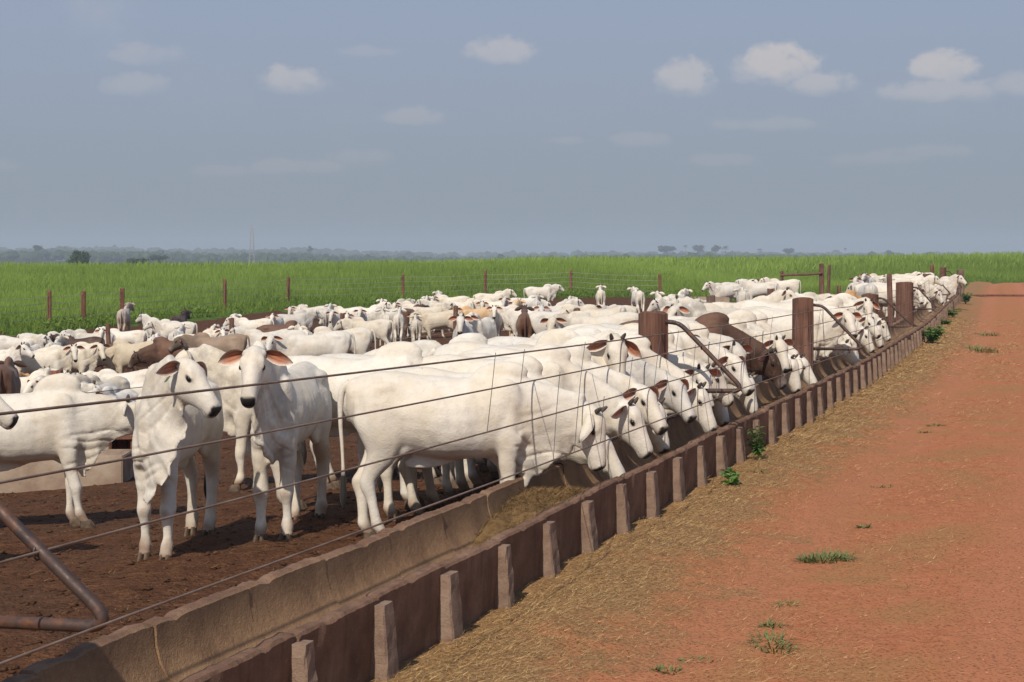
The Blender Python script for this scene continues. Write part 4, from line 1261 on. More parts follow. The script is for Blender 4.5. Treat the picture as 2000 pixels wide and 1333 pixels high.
herd(540, 618, 268, 'up', W_, 'white cow facing the camera with dark ears before the pasture fence')
herd(574, 612, 8, 'std', GREYW, 'greyish white cow in side view below the pasture post at the herd\'s upper edge')
herd(612, 599, 186, 'L', W_, 'white cow looking over its shoulder at the herd\'s upper edge left of centre')
herd(552, 633, 2, 'low', BROWN, 'long brown back lying among white cattle left of centre')
herd(533, 646, 184, 'std', W_, 'white cow in side view with bony hip behind the head of the camera-facing cow')
herd(592, 645, 105, 'std', W_, 'white cow turned away showing long hind legs left of the straight dark post')
herd(622, 650, 188, 'L', W_, 'white cow with shadow under its chin, left of the straight dark post')
herd(670, 642, 182, 'graze', W_, 'white cow with its head down to the ground crossed by the straight dark post')
herd(726, 626, 158, 'std', W_, 'white cow showing its rear and hanging tail right of the straight dark post')
herd(655, 611, 270, 'up', W_, 'white face with dark ears above the straight dark post')
herd(690, 618, 262, 'up', W_, 'white face directly above the grazing cow')
herd(706, 608, 274, 'up', W_, 'white face with one orange ear above and right of the grazing cow')
herd(716, 600, 4, 'std', W_, 'white back in the top row left of the sixth pasture post')
herd(744, 592, 92, 'std', W_, 'white rump in the top row just left of the sixth pasture post')
herd(770, 590, 30, 'std', GREYW, 'greyish white cow in the top row touching the sixth pasture post')
herd(752, 614, 104, 'std', W_, 'white cow turned away with a reddish tail root in the centre of the herd')
herd(779, 612, 92, 'std', W_, 'white cow seen squarely from behind with long legs in the centre of the herd')
herd(805, 602, 60, 'std', BROWN, 'brown cow in shade between white cows near the centre')
herd(816, 592, 184, 'L', W_, 'white cow with a bluish shaded face above the brown one')
herd(812, 624, 96, 'std', W_, 'small cream-legged cow seen from behind left of the one with a grey face', s=.86)
herd(862, 608, 184, 'L', CREAM, 'cream cow side-on with grey face turned to the camera, centre of the herd')
herd(832, 586, 90, 'std', W_, 'white rump in the top row right of the sixth pasture post')
herd(858, 573, 96, 'std', W_, 'white cow seen from behind standing tallest in the top row')
herd(868, 590, 186, 'std', W_, 'white back lying under the tallest cow of the top row')
herd(905, 588, 6, 'low', W_, 'white cow in side view before the pasture in the top row right of the tallest')
herd(960, 573, 4, 'std', W_, 'white cow with hunched neck below the seventh pasture post')
herd(974, 587, 178, 'std', W_, 'white cow facing left in front of the hunched one')
herd(934, 601, 205, 'L', ORANGE, 'pale cow with an orange-tan face in the centre right of the herd')
herd(968, 606, 268, 'up', W_, 'white cow with pink ear and round belly facing the camera, upper of two')
herd(940, 622, 255, 'up', W_, 'round white cow with both pink ears level facing the camera, lower of two')
herd(905, 628, 268, 'up', W_, 'white cow peering out from behind the leaning thin post above the square stub')
herd(1005, 597, 84, 'std', ORANGE, 'white cow with an orange-tan back left of the brown rump')
herd(1025, 611, 90, 'std', BROWN, 'brown cow seen from behind like a smooth dome among white cattle')
herd(1004, 662, 268, 'lie', W_, 'white face with dark eyes just above the feeding row under the brown dome')
herd(1056, 560, 2, 'std', W_, 'white cow in full side view standing apart against the grass')
herd(1048, 586, 90, 'std', W_, 'white cow seen from behind below the one standing against the grass')
herd(1080, 596, 4, 'std', W_, 'white cow in side view under the one standing against the grass')
herd(1110, 583, 78, 'R', W_, 'white cow with a reddish tail root looking back right under the eighth pasture post')
herd(1062, 601, 262, 'std', GREYW, 'greyish white chest between the brown dome and the broad post stub')
herd(1096, 606, 6, 'R', W_, 'white cow whose head hangs behind the two posts of the broad stub')
herd(1142, 597, 182, 'low', W_, 'white back right above the pair of posts beside the broad stub')
herd(1173, 566, 90, 'std', W_, 'white cow seen squarely from behind alone against the grass')
herd(1245, 568, 98, 'std', W_, 'white cow with hanging tail seen from behind above the tall near trough post')
herd(1192, 601, 182, 'std', W_, 'long white back below the lone cow seen from behind')
herd(1182, 614, 186, 'L', W_, 'white cow turning a small black-nosed face, left of the tall near trough post')
herd(1210, 634, 2, 'R', W_, 'white cow with a grey ear leaning its head against the tall near trough post')
herd(1180, 650, 184, 'lie', ORANGE, 'pale orange-backed cow low behind the feeding row left of the tall near trough post')
herd(1294, 580, 100, 'std', W_, 'white cow seen from behind right above the orange-brown beam')
herd(1322, 574, 62, 'std', W_, 'white cow walking away with its head turned beside the water tank')
herd(1332, 594, 52, 'L', W_, 'white cow in front of the water tank with its head to the right')
herd(1392, 604, 222, 'std', W_, 'white cow with a pink ear peering out left of the pale squared post')
herd(1434, 600, 182, 'std', W_, 'white cow cut by the pale pole rail of the pen divider')
herd(1420, 556, 205, 'std', W_, 'bluish-headed white cow, leftmost of the group before the corral posts')
herd(1440, 549, 6, 'R', W_, 'wide-eared white cow facing the camera in the group before the corral posts', back=1.40)
herd(1451, 567, 86, 'std', W_, 'white rump in front of the wide-eared cow before the corral posts')
herd(1487, 552, 176, 'std', W_, 'white cow with a big pale dewlap, middle of the group before the corral posts')
herd(1532, 547, 182, 'std', W_, 'rightmost white cow of the group before the corral posts, rump to the right')
herd(1546, 579, 6, 'R', W_, 'white cow with pink ear looking at the camera by the second tall post')
herd(1640, 574, 4, 'low', TAN, 'tan cow in side view with dark head lowered near the third stretch of trough', s=.86)
herd(1722, 567, 4, 'std', ORANGE, 'pale tan cow crossed by a thin dark post left of the third tall post', s=.84)
herd(1676, 547, 255, 'up', W_, 'white cow with dark ears facing the camera, left end of the far right group')
herd(1698, 543, 250, 'std', GREYW, 'white cow with shaded cheek second from left in the far right group')
herd(1722, 537, 198, 'L', W_, 'white cow with its head highest in the far right group')
herd(1756, 539, 6, 'std', W_, 'white cow with a long level back in the far right group')
herd(1732, 554, 4, 'std', W_, 'white cow with a reddish ear below the level back in the far right group')
herd(1795, 540, 266, 'up', W_, 'white face looking over the backs left of the far square post block')
herd(1775, 548, 10, 'std', W_, 'white cow standing between the third tall post and the far face')
herd(1826, 545, -30, 'std', W_, 'white cow with a steep hump beside the far bracket pipe')

# deep inside the crowd, mostly hidden by the others and alike
rc = random.Random(77)
spots = [(680, 602), (765, 600), (840, 597), (920, 594), (950, 594), (1015, 592), (1035, 598),
         (1120, 606), (1150, 604), (1215, 604), (585, 606), (640, 602), (130, 676), (60, 676), (300, 655), (390, 650), (345, 646), (1030, 582), (995, 584), (885, 580), (1350, 590), (1455, 590), (1500, 590), (1690, 556), (1745, 548), (1770, 540), (1815, 541)]
for u, v in spots:
    herd(u + rc.uniform(-4, 4), v + rc.uniform(-2, 2), rc.choice((2, 10, -8, 178, 186, 172, 90, 95, 265)), rc.choice(('std', 'low', 'std', 'up', 'L', 'R')), rc.choice((WHITE, WHITE, GREYW)), 'white cow packed deep in the far crowd, mostly hidden by the cattle around it', s=rc.uniform(.94, 1.04))
# ------------------------------------------------------------------ loose things on the ground: one mesh each, 'stuff'
def blades(base, ang, lean, length, width, curl=.0, roll=None):
    """flat two-triangle blades; base (n,3), ang heading, lean from vertical (radians)"""
    n = len(base)
    d = np.stack([np.cos(ang) * np.sin(lean), np.sin(ang) * np.sin(lean), np.cos(lean)], 1)
    s = np.stack([-np.sin(ang), np.cos(ang), np.zeros(n)], 1)
    if roll is not None:
        up = np.cross(d, s); s = s * np.cos(roll)[:, None] + up * np.sin(roll)[:, None]
    a = base + s * (width / 2)[:, None]; b = base - s * (width / 2)[:, None]
    mid = base + d * (length * .55)[:, None]
    tip = base + d * length[:, None] - np.array((0, 0, 1.))[None] * (curl * length)[:, None] + np.stack([np.cos(ang), np.sin(ang), 0 * ang], 1) * (curl * length * .6)[:, None]
    m1 = mid + s * (width * .42)[:, None]; m2 = mid - s * (width * .42)[:, None]
    V = np.stack([a, b, m2, m1, tip], 1).reshape(-1, 3)
    o = np.arange(n)[:, None] * 5
    F = np.concatenate([o + np.array([0, 1, 2]), o + np.array([0, 2, 3]), o + np.array([3, 2, 4])])
    return V, F

def one_tri(base, ang, lean, length, width):
    n = len(base)
    d = np.stack([np.cos(ang) * np.sin(lean), np.sin(ang) * np.sin(lean), np.cos(lean)], 1)
    s = np.stack([-np.sin(ang + 1.), np.cos(ang + 1.), np.zeros(n)], 1)
    V = np.stack([base + s * (width / 2)[:, None], base - s * (width / 2)[:, None], base + d * length[:, None]], 1).reshape(-1, 3)
    return V, np.arange(n * 3).reshape(-1, 3)

U = rng.uniform
# fodder litter along the road side of the trough
n = 130000
y = 6.2 * (62 / 6.2) ** U(0, 1, n) ** 1.25
e = np.abs(rng.normal(0, .70, n)) + U(-.02, .2, n)
k2 = U(0, 1, n) < .16; e = np.where(k2, rng.normal(2.2, .38, n), e)
x = TX(y) + e
keep = (U(0, 1, n) < np.where(k2, .1 + .9 * (wob(x, y, .45, 2.) > 0), np.clip(1.2 - e / (1.4 + .6 * wob(x, y, .5)), .03, 1)))
x, y = x[keep], y[keep]; n = len(x)
base = np.stack([x, y, road_h(x, y) + U(.0, .018, n)], 1)
V, F = one_tri(base, U(0, 2 * PI, n), U(1.15, 1.62, n), U(.020, .085, n) * (1 + (y > 20) * .5), U(.0028, .0056, n) * (1 + np.clip((y - 12) / 14, 0, 2.5)))
me = np_mesh('hay_litter', V, F); set_attr(me, 'tone', np.repeat(U(0, 1, n) ** 1.4, 3))
obj('hay_litter', me, M['straw'], kind='stuff')
# scattered straw further out over the road
n = 16000
y = 7.5 * (60 / 7.5) ** U(0, 1, n); e = U(.8, 6.5, n); x = TX(y) + e
keep = U(0, 1, n) < (.25 + .75 * (wob(x, y, .6, 3.) > .15)) * np.clip(1.2 - e / 6, .1, 1)
x, y = x[keep], y[keep]; n = len(x)
V, F = one_tri(np.stack([x, y, road_h(x, y) + .006], 1), U(0, 2 * PI, n), U(1.3, 1.6, n), U(.02, .09, n), U(.003, .006, n) * (1 + np.clip((y - 12) / 14, 0, 2)))
me = np_mesh('straw_scatter', V, F); set_attr(me, 'tone', np.repeat(U(0, .8, n), 3)); obj('straw_scatter', me, M['straw'], kind='stuff')
# gravel on the road
def lumps(x, y, z, r, flat=.6):
    n = len(x)
    oc = np.array([(1, 0, 0), (0, 1, 0), (-1, 0, 0), (0, -1, 0), (0, 0, 1), (0, 0, -.5), ])
    V = oc[None] * (r[:, None, None] * U(.6, 1.3, (n, 6, 3))) * np.array((1, 1, flat))
    a = U(0, 6.3, n); c, s = np.cos(a)[:, None], np.sin(a)[:, None]
    V = np.stack([V[:, :, 0] * c - V[:, :, 1] * s, V[:, :, 0] * s + V[:, :, 1] * c, V[:, :, 2]], -1) + np.stack([x, y, z], -1)[:, None]
    T = np.array([(0, 1, 4), (1, 2, 4), (2, 3, 4), (3, 0, 4), (1, 0, 5), (2, 1, 5), (3, 2, 5), (0, 3, 5)])
    return V.reshape(-1, 3), (np.arange(n)[:, None, None] * 6 + T[None]).reshape(-1, 3)
n = 42000
y = 8.5 * (70 / 8.5) ** U(0, 1, n); e = 2.2 + 10 * U(0, 1, n); x = TX(y) + e
keep = (U(0, 1, n) < np.clip((e - 1.5) / 4, .15, 1) * (.55 + .45 * wob(x, y, .35))) & (np.abs(x) < y * .31 + .5)
x, y = x[keep], y[keep]; n = len(x)
r = .0035 + .011 * U(0, 1, n) ** 4
V, F = lumps(x, y, road_h(x, y) + r * .12, r * (1 + np.clip((y - 14) / 30, 0, 1)))
me = np_mesh('road_gravel', V, F); set_attr(me, 'tone', np.repeat(U(0, 1, n), 6)); obj('road_gravel', me, M['gravel'], kind='stuff')
# clods and trampled dung in the pen
n = 24000
y = 8.5 * (34 / 8.5) ** U(0, 1, n); x = TX(y) - 1.0 - 12 * U(0, 1, n) ** 1.2
keep = np.abs(x) < y * .31 + .8
x, y = x[keep], y[keep]; n = len(x)
r = .006 + .026 * U(0, 1, n) ** 4
V, F = lumps(x, y, pen_h(x, y) + r * .05, r * 1.3, .45)
me = np_mesh('mud_clods', V, F, True); obj('mud_clods', me, M['clod'], kind='stuff')
n = 9000
y = 8.5 * (26 / 8.5) ** U(0, 1, n); x = TX(y) - 1.0 - 9 * U(0, 1, n)
V, F = one_tri(np.stack([x, y, pen_h(x, y) + .01], 1), U(0, 2 * PI, n), U(1.25, 1.6, n), U(.02, .09, n), U(.003, .006, n))
me = np_mesh('pen_straw', V, F); set_attr(me, 'tone', np.repeat(U(0, .45, n), 3)); obj('pen_straw', me, M['straw'], kind='stuff')

# feed left in the trough: heaps with loose stalks
def feed_h(x, y):
    c = (TX(y) - .43 - x) / .36
    lv = np.interp(y, [0, 7.2, 8, 9.5, 12.3, 12.5, 13.0, 13.8, 14.6, 15.2, 17, 20, 23, 25, 27, 29, 31, 38, 42, 90], [.17, .17, .155, .145, .145, .20, .38, .42, .30, .17, .20, .20, .24, .26, .23, .15, .20, .18, .145, .15])
    return lv + .035 * wob(x * 1.5, y, 2.2) - .05 * c * c
ys = np.concatenate([np.arange(5, 32, .06), np.arange(32, 82, .3)]); cs = np.linspace(.13, .735, 15)
YY = np.repeat(ys[:, None], len(cs), 1); XX = TX(YY) - cs[None, :]
me = grid_mesh('trough_feed', XX, YY, feed_h(XX, YY) + .012 * wob(XX, YY, 14.) + .008 * wob(XX, YY, 31.))
set_attr(me, 'tone', np.clip(.30 + .25 * wob(XX, YY, 11.) + .2 * wob(XX, YY, 27.), 0, 1).ravel())
obj('trough_feed', me, M['silage'], kind='stuff')
n = 34000
y = 6.5 * (34 / 6.5) ** U(0, 1, n); y[: n // 3] = rng.normal(13.8, .5, n // 3)
x = TX(y) - U(.12, .74, n)
V, F = one_tri(np.stack([x, y, feed_h(x, y) + U(0, .03, n)], 1), U(0, 2 * PI, n), U(.9, 1.7, n), U(.015, .075, n), U(.003, .006, n))
me = np_mesh('feed_stalks', V, F); set_attr(me, 'tone', np.repeat(U(0, 1, n) ** 1.3, 3)); obj('feed_stalks', me, M['silage'], kind='stuff')

# ------------------------------------------------------------------ the pasture's tall grass
def grass_field(name, n, dist, hgt, wid, tone):
    y = dist(n); x = U(-1, 1, n) * (y * .34 + 4)
    k = (y > YE(x) + .3)
    x, y = x[k], y[k]; n = len(x)
    tuft = wob(x, y, .5) * .5 + wob(x, y, .13, 1.) * .6
    near = np.clip((y - YE(x)) / 6, 0, 1)
    h = hgt * (.55 + .25 * U(0, 1, n) + .30 * tuft + .15 * near) * (.55 + .45 * near)
    V, F = one_tri(np.stack([x, y, ground(x, y) - .05], 1), U(0, 2 * PI, n), np.abs(rng.normal(0, .62, n)), np.maximum(h, .25), wid * U(.6, 1.4, n))
    me = np_mesh(name, V, F)
    tn = np.clip(tone + .18 * rng.normal(0, 1, n) + .30 * tuft + .22 * wob(x, y * .6, .045, 2.) - .22 * (1 - near) + .35 * sstep(15, 75, y - YE(x)), 0, 1)
    t3 = np.repeat(tn, 3); t3[0::3] *= .7; t3[1::3] *= .7
    set_attr(me, 'tone', t3)
    return obj(name, me, M['blade'], kind='stuff')
grass_field('pasture_grass', 520000, lambda n: 72 + 134 * U(0, 1, n) ** 1.25, .82, .054, .42)
grass_field('far_grass', 70000, lambda n: U(165, 330, n), 1.1, .22, .55)

# weeds among the pasture's near edge: darker broad clumps
n = 26000
x = U(-48, 40, n); y = YE(x) + .6 + 5 * U(0, 1, n) ** 2
k = wob(x, y, .35, 2.) > .05
x, y = x[k], y[k]; n = len(x)
V, F = one_tri(np.stack([x, y, ground(x, y) + U(0, .45, n)], 1), U(0, 2 * PI, n), U(.5, 1.5, n), U(.10, .28, n), U(.06, .13, n))
me = np_mesh('edge_weeds', V, F); set_attr(me, 'tone', np.repeat(U(0, .35, n), 3)); obj('edge_weeds', me, M['blade'], kind='stuff')

# ------------------------------------------------------------------ single plants by the trough and on the road
def weed(x, y, h, spread, nst, nleaf, ll, lw, label, cat='weed', name='weed', seed=0, z=None, tone=(.1, .9), droop=.3):
    rs = np.random.default_rng(seed)
    z = float(road_h(x, y)) if z is None else z
    root = empty(name, (x, y, z - .01), label=label, cat=cat)
    ms = []
    V, F, T, o = [], [], [], 0
    for k in range(nst):
        a = rs.uniform(0, 2 * PI); sp = spread * rs.uniform(.2, 1)
        hh = h * rs.uniform(.6, 1)
        pts = [(0.02 * math.cos(a), .02 * math.sin(a), 0), (sp * .35 * math.cos(a), sp * .35 * math.sin(a), hh * .55), (sp * math.cos(a), sp * math.sin(a), hh)]
        v, f = tube_arr(pts, [.005, .004, .002], 5, 2); ms.append((v, f))
        for j in range(nleaf):
            q = rs.uniform(.25, 1.0); c = bez(np.array(pts[0]), np.array(pts[1]), np.array(pts[1]), np.array(pts[2]), q)
            b = rs.uniform(0, 2 * PI); l = ll * rs.uniform(.6, 1.2); w = lw * rs.uniform(.7, 1.2); up = rs.uniform(-.2, .7) - droop
            d = np.array((math.cos(b), math.sin(b), up)); d /= np.linalg.norm(d); s_ = np.array((-math.sin(b), math.cos(b), rs.uniform(-.4, .4)))
            nn = np.cross(d, s_)
            V += [c, c + d * l * .35 + s_ * w * .5 + nn * .004, c + d * l * .7 + s_ * w * .42, c + d * l - nn * l * .12, c + d * l * .7 - s_ * w * .42, c + d * l * .35 - s_ * w * .5 + nn * .004]
            F += [(o, o + 1, o + 2, o + 3), (o, o + 3, o + 4, o + 5)]; o += 6
            T += [rs.uniform(*tone)] * 6
    SV, SF, so = [], [], 0
    for v, f in ms:
        SV += v.tolist(); SF += [tuple(i + so for i in q) for q in f]; so += len(v)
    me = bpy.data.meshes.new('stem'); me.from_pydata(SV, [], SF); set_attr(me, 'tone', [.35] * len(SV)); obj('stem', me, M['leaf'], parent=root)
    me = bpy.data.meshes.new('leaves'); me.from_pydata([tuple(q) for q in V], [], F); set_attr(me, 'tone', T); obj('leaves', me, M['leaf'], parent=root)
    return root
def road_pt(u, v):
    y = CAM_H * FPX / (v - 500); return pw(u, y), y
x, y = road_pt(1441, 915); weed(float(TX(y)) + .22, y, .38, .14, 9, 22, .085, .022, 'upright narrow-leaved green weed against the trough side by the feeding heads', seed=1, tone=(.0, .6))
x, y = road_pt(1428, 965); weed(x, y, .14, .15, 7, 3, .10, .10, 'small broad-leaved green plant in the fodder litter beside the trough', seed=2, tone=(.5, 1.), droop=0)
x, y = road_pt(1365, 950); weed(float(TX(y)) + .16, y, .12, .10, 5, 4, .07, .05, 'dark little plant in the shade between two trough ribs', seed=3, tone=(.1, .4))
x, y = road_pt(1819, 677); weed(x, y, .45, .42, 26, 26, .11, .06, 'bright green bushy weed at the bend of the trough', seed=4, tone=(.3, 1.))
x, y = road_pt(1886, 598); weed(x, y, .55, .5, 16, 22, .14, .07, 'green weed clump at the far end of the trough', seed=5, tone=(.2, .8))
x, y = road_pt(1862, 624); weed(x, y, .38, .5, 12, 20, .14, .06, 'low weed between the bend and the far end of the trough', seed=6, tone=(.2, .8))
x, y = road_pt(1846, 640); weed(x, y, .25, .35, 9, 18, .12, .05, 'smallest weed by the trough just beyond the bushy one', seed=7, tone=(.2, .8))

def tuft(u, v, w, h, n, label, seed, dep=None, tone=(.1, .8), dry=.15):
    rs = np.random.default_rng(seed)
    x, y = road_pt(u, v)
    dep = dep or w * .8
    r = np.sqrt(rs.uniform(0, 1, n)); a = rs.uniform(0, 2 * PI, n)
    bx, by = r * np.cos(a) * w / 2, r * np.sin(a) * dep / 2
    base = np.stack([bx, by, road_h(x + bx, y + by) - float(road_h(x, y)) - .005], 1)
    V, F = blades(base, a + rs.normal(0, .9, n), rs.uniform(.55, 1.6, n), h * rs.uniform(.5, 1.3, n), rs.uniform(.004, .009, n) * (1 + y / 40), curl=.18)
    me = np_mesh('grass_tuft', V, F); set_attr(me, 'tone', np.repeat(rs.uniform(*tone, n), 5))
    o = obj('grass_tuft', me, M['tuft'], label=label, cat='grass tuft', group='grass tufts on the dirt road'); o.location = (x, y, float(road_h(x, y)))
tuft(1612, 1092, .40, .10, 420, 'largest spreading green grass tuft, in the middle of the road foreground', 11)
tuft(1508, 1262, .24, .09, 150, 'straggly grass tuft nearest the bottom edge of the road', 12, .5)
tuft(1510, 1226, .12, .07, 70, 'tiny grass tuft just beyond the straggly one', 13)
tuft(1532, 1180, .16, .05, 60, 'sparse sprig of grass between the straggly and the largest tuft', 14)
tuft(1365, 1290, .20, .05, 70, 'faint grey-green sprig by the bottom edge near the fodder litter', 15)
tuft(1304, 1312, .14, .06, 60, 'small sprig of grass at the bottom edge, leftmost on the road', 16)
tuft(1688, 1030, .10, .07, 70, 'small upright grass tuft right of and beyond the largest tuft', 17)
tuft(1917, 685, .55, .22, 260, 'grassy clump on the road between the wheel tracks, right of the bushy weed', 18, 2.2)
tuft(1926, 655, .4, .20, 160, 'paler grass clump just beyond the one right of the bushy weed', 19, 2.)
tuft(1826, 832, .3, .06, 110, 'thin grass patch on the road halfway along the litter strip', 20)
tuft(1808, 846, .2, .05, 60, 'small green patch beside the thin one halfway along the litter strip', 21)
tuft(1484, 940, .18, .05, 60, 'few green blades in the litter right of the broad-leaved plant', 22)
tuft(1722, 948, .22, .05, 60, 'isolated sprig on the red road level with the broad-leaved plant', 23)

# ------------------------------------------------------------------ far trees, wood and mast
def ico(sub=1):
    bm = bmesh.new(); bmesh.ops.create_icosphere(bm, subdivisions=sub, radius=1)
    v = np.array([q.co[:] for q in bm.verts]); f = np.array([[a.index for a in q.verts] for q in bm.faces]); bm.free()
    return v, f
IV, IF = ico(1)
IV2, IF2 = ico(2)
def leafy(cx, cy, cz, rx, rz, n, seed, size):
    """a crown of many leaf clumps spread through a volume, with gaps"""
    rs = np.random.default_rng(seed)
    p = rs.normal(0, 1, (n, 3)); p /= np.linalg.norm(p, axis=1)[:, None]
    p *= (rs.uniform(.25, 1, n) ** .45)[:, None]
    lob = 1 + .28 * np.sin(3 * np.arctan2(p[:, 1], p[:, 0]) + seed) + .2 * np.sin(5 * p[:, 2] + 4 * p[:, 0] + seed)
    c = np.stack([cx + p[:, 0] * rx * lob, cy + p[:, 1] * rx * lob, cz + p[:, 2] * rz * lob], 1)
    V = (c[:, None] + rs.normal(0, 1, (n, 4, 3)) * size)
    F = (np.arange(n)[:, None, None] * 4 + np.array([(0, 1, 2), (0, 2, 3)])[None]).reshape(-1, 3)
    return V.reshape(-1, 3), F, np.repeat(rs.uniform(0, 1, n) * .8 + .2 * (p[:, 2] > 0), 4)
def far_tree(u, top, y, width, h, label, seed, flat=1.0, lobes=5, group=None, name='tree', palm=False):
    rs = np.random.default_rng(seed)
    x = pw(u, y); zt = CAM_H - (top - 500) / FPX * y; z0 = G(x, y)
    h = max(h, zt - z0)
    z0 = zt - h
    root = empty(name, (x, y, z0), label=label, cat='palm tree' if palm else 'tree', group=group)
    w = width / FPX * y
    pts = [(0, 0, -.5), (w * .04, 0, h * .3), (-w * .03, 0, h * .55), (0, 0, h * .85)]
    ms = [tube_arr(pts, [w * .05, w * .04, w * .035, w * .015], 7, 2)]
    VV, FF, TT, o = [], [], [], 0
    if palm:
        for k in range(16):
            a = k * 2.4; up = rs.uniform(-.2, .8)
            pr = None
            for q in range(7):
                f0 = q / 6
                c = np.array((math.cos(a) * w * .5 * f0, math.sin(a) * w * .5 * f0, h * .86 + w * .5 * (up * f0 - .75 * f0 * f0)))
                s_ = np.array((-math.sin(a), math.cos(a), .3)) * w * .07 * (1 - f0 * .6)
                VV += [c + s_, c - s_]; TT += [rs.uniform(0, 1)] * 2
                if q: FF.append((o - 2, o - 1, o + 1)); FF.append((o - 2, o + 1, o))
                o += 2
        V = np.array(VV); F = np.array(FF); T = np.array(TT)
    else:
        for k in range(lobes):
            a = rs.uniform(0, 2 * PI); rr_ = w * .27 * (k > 0)
            cx, cy, cz = rr_ * math.cos(a), rr_ * math.sin(a), h * (.80 - .09 * flat) + rs.uniform(-.10, .10) * h * flat
            v, f, t_ = leafy(cx, cy, cz, w * rs.uniform(.20, .30), w * .22 * flat, 260, seed * 7 + k, w * .035)
            VV.append(v); FF.append(f + o); TT.append(t_); o += len(v)
            ms.append(tube_arr([(0, 0, h * .35), (cx * .5, cy * .5, h * .55), (cx, cy, cz)], [w * .028, w * .02, w * .008], 5, 2))
        V, F, T = np.concatenate(VV), np.concatenate(FF), np.concatenate(TT)
    me = np_mesh('crown', V, F); set_attr(me, 'tone', T); obj('crown', me, M['forest'], parent=root)
    SV, SF, so = [], [], 0
    for v, f in ms:
        SV += v.tolist(); SF += [tuple(i + so for i in q) for q in f]; so += len(v)
    me = bpy.data.meshes.new('trunk'); me.from_pydata(SV, [], SF); obj('trunk', me, M['bark'], parent=root)
far_tree(153, 485, 520, 42, 8, 'dark round-crowned tree standing alone before the hazy forest at left', 1, lobes=7)
far_tree(268, 500, 640, 40, 5, 'flat-crowned pale tree low behind the grass right of the dark tree', 2, flat=.45)
far_tree(312, 494, 900, 34, 9, 'faint flat-crowned tree, second to the right of the dark tree', 3, flat=.45)
far_tree(52, 512, 500, 38, 3, 'low dark bush on the grass horizon at the far left', 4, flat=.4, name='bush')
far_tree(1303, 478, 2250, 34, 16, 'hazy flat-topped tree, leftmost of the tall ones right of centre', 5, flat=.5)
far_tree(1364, 476, 2250, 22, 18, 'hazy rounded tree between the flat-topped one and the close pair', 6, flat=.8)
far_tree(1398, 476, 2250, 19, 18, 'left tree of the close hazy pair right of centre', 7, flat=1.)
far_tree(1417, 477, 2250, 15, 18, 'right tree of the close hazy pair, slim palm-like crown', 8, palm=True, name='palm_tree')
far_tree(1339, 475, 2250, 10, 19, 'slim hazy palm between the flat-topped and the rounded tree', 14, palm=True, name='palm_tree')
far_tree(1484, 483, 2250, 12, 14, 'small hazy palm right of the close pair', 9, palm=True, name='palm_tree')
far_tree(1540, 483, 2250, 22, 14, 'hazy broad tree second from the right on the horizon', 10, flat=.7)
far_tree(1651, 481, 2250, 8, 15, 'thin lone hazy palm on the right part of the horizon', 11, palm=True, name='palm_tree')
far_tree(1735, 487, 2250, 20, 12, 'hazy low tree rightmost above the grass edge', 12, flat=.6)
far_tree(605, 475, 2100, 12, 22, 'faint tree tallest on the wooded rise left of centre', 13, flat=.9)
far_tree(73, 474, 1700, 17, 20, 'round hazy tree standing out above the forest at far left', 15, flat=.9)

def forest(name, y0, prof, n, size, seed, vary):
    """a far wood: crowns by the hundred, tops following the profile (u, v)"""
    rs = np.random.default_rng(seed)
    VV, FF, TT = [], [], []
    u = rs.uniform(-250, 2250, n); y = y0 * rs.uniform(.93, 1.10, n); x = (u - 1000) / FPX * y
    pv = np.interp(u, [q[0] for q in prof], [q[1] for q in prof])
    zt = CAM_H - (pv - 500) / FPX * y - np.abs(rs.normal(0, vary, n)) + (rs.uniform(0, 1, n) < .04) * rs.uniform(0, 5, n)
    r = size * rs.uniform(.6, 1.3, n)
    z = zt - r * .8
    sc = np.stack([r, r, r * rs.uniform(.7, 1.0, n)], 1)
    V = IV2[None] * sc[:, None] * (1 + rs.normal(0, .13, (n, len(IV2), 1))) + np.stack([x, y, z], 1)[:, None]
    F = (np.arange(n)[:, None, None] * len(IV2) + IF2[None]).reshape(-1, 3)
    # the dark body of the wood below the crowns
    me = np_mesh(name, V.reshape(-1, 3), F); set_attr(me, 'tone', np.clip(rs.uniform(0, .7, n)[:, None] + rs.normal(0, .25, (n, len(IV2))), 0, 1).ravel())
    return obj(name, me, M['forest'], kind='stuff')
PR = [(-300, 488), (0, 487), (130, 484), (300, 488), (420, 491), (560, 489), (720, 496), (900, 499), (1020, 498), (1100, 494), (1300, 493), (1450, 492), (1600, 494), (1800, 495), (2300, 495)]
forest('near_forest', 1700, [(u, v + 5) for u, v in PR], 900, 5.5, 41, 2.5)
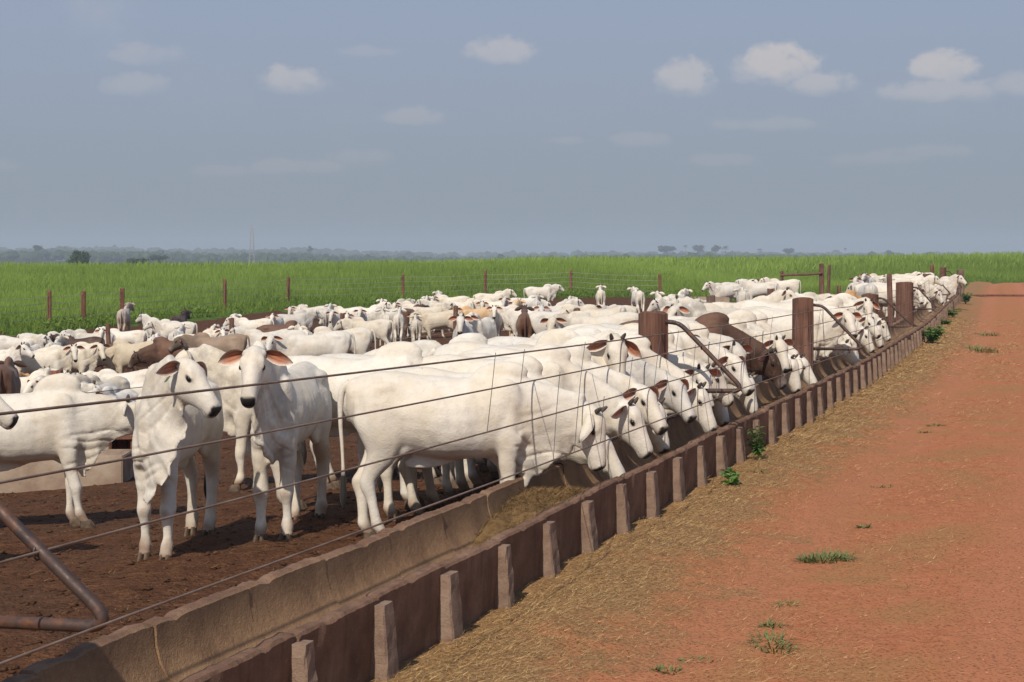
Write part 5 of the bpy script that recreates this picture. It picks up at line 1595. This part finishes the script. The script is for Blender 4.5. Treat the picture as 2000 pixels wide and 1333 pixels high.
forest('mid_forest', 2500, [(u, v + 2) for u, v in PR], 1000, 8, 42, 3.5)
forest('far_forest', 3400, [(-300, 486), (0, 484), (200, 482), (420, 486), (520, 487), (600, 483), (680, 488), (900, 494), (1300, 492), (2300, 494)], 900, 10, 43, 4)
# hills under the woods
ys = np.array([1150, 2250, 1800, 2400, 3200, 3600, 4200, 4800.]); us_ = np.linspace(-400, 2400, 90)
UU, YY = np.meshgrid(us_, ys); XX = (UU - 1000) / FPX * YY
pz = np.interp(UU, [q[0] for q in PR], [q[1] for q in PR])
top = CAM_H - (pz - 500) / FPX * 3600 - 15
ZZ = -6.6 + (top + 6.6) * sstep(1500, 3600, YY)
obj('hills', grid_mesh('hills', XX, YY, ZZ), M['pasture'], kind='structure')

# lattice mast
def mast(u, y, top, w):
    x = pw(u, y); H_ = CAM_H - (top - 500) / FPX * y + 6
    root = empty('lattice_mast', (x, y, -6), label='tall thin lattice mast rising above the hazy forest left of centre', cat='mast')
    def bar(name, a, b, r):
        me, _ = tube_mesh(name, [a, b], [r, r], 4, sub=1, smooth=False); obj(name, me, M['steel'], parent=root)
    def wd(z): return w * (1 - .75 * z / H_) / 2
    for sx, sy in ((1, 1), (1, -1), (-1, 1), (-1, -1)):
        bar('mast_leg', (sx * wd(0), sy * wd(0), 0), (sx * wd(H_ * .92), sy * wd(H_ * .92), H_ * .92), .16)
    N = 11
    for k in range(N):
        z0, z1 = H_ * .92 * k / N, H_ * .92 * (k + 1) / N
        for s in (1, -1):
            bar('mast_brace', (s * wd(z0), -wd(z0), z0), (-s * wd(z1), -wd(z1), z1), .09)
            bar('mast_brace', (wd(z0), s * wd(z0), z0), (wd(z1), -s * wd(z1), z1), .09)
    bar('mast_tip', (0, 0, H_ * .90), (0, 0, H_), .12)
mast(492, 1300, 438, 4.2)

# ------------------------------------------------------------------ the air
bm = bmesh.new(); box_bm(bm, (0, 2400, 21), (7600, 5200, 62))
hz_ = obj('haze', bm_mesh('haze', bm), M['haze'], kind='stuff')
hz_.visible_shadow = True
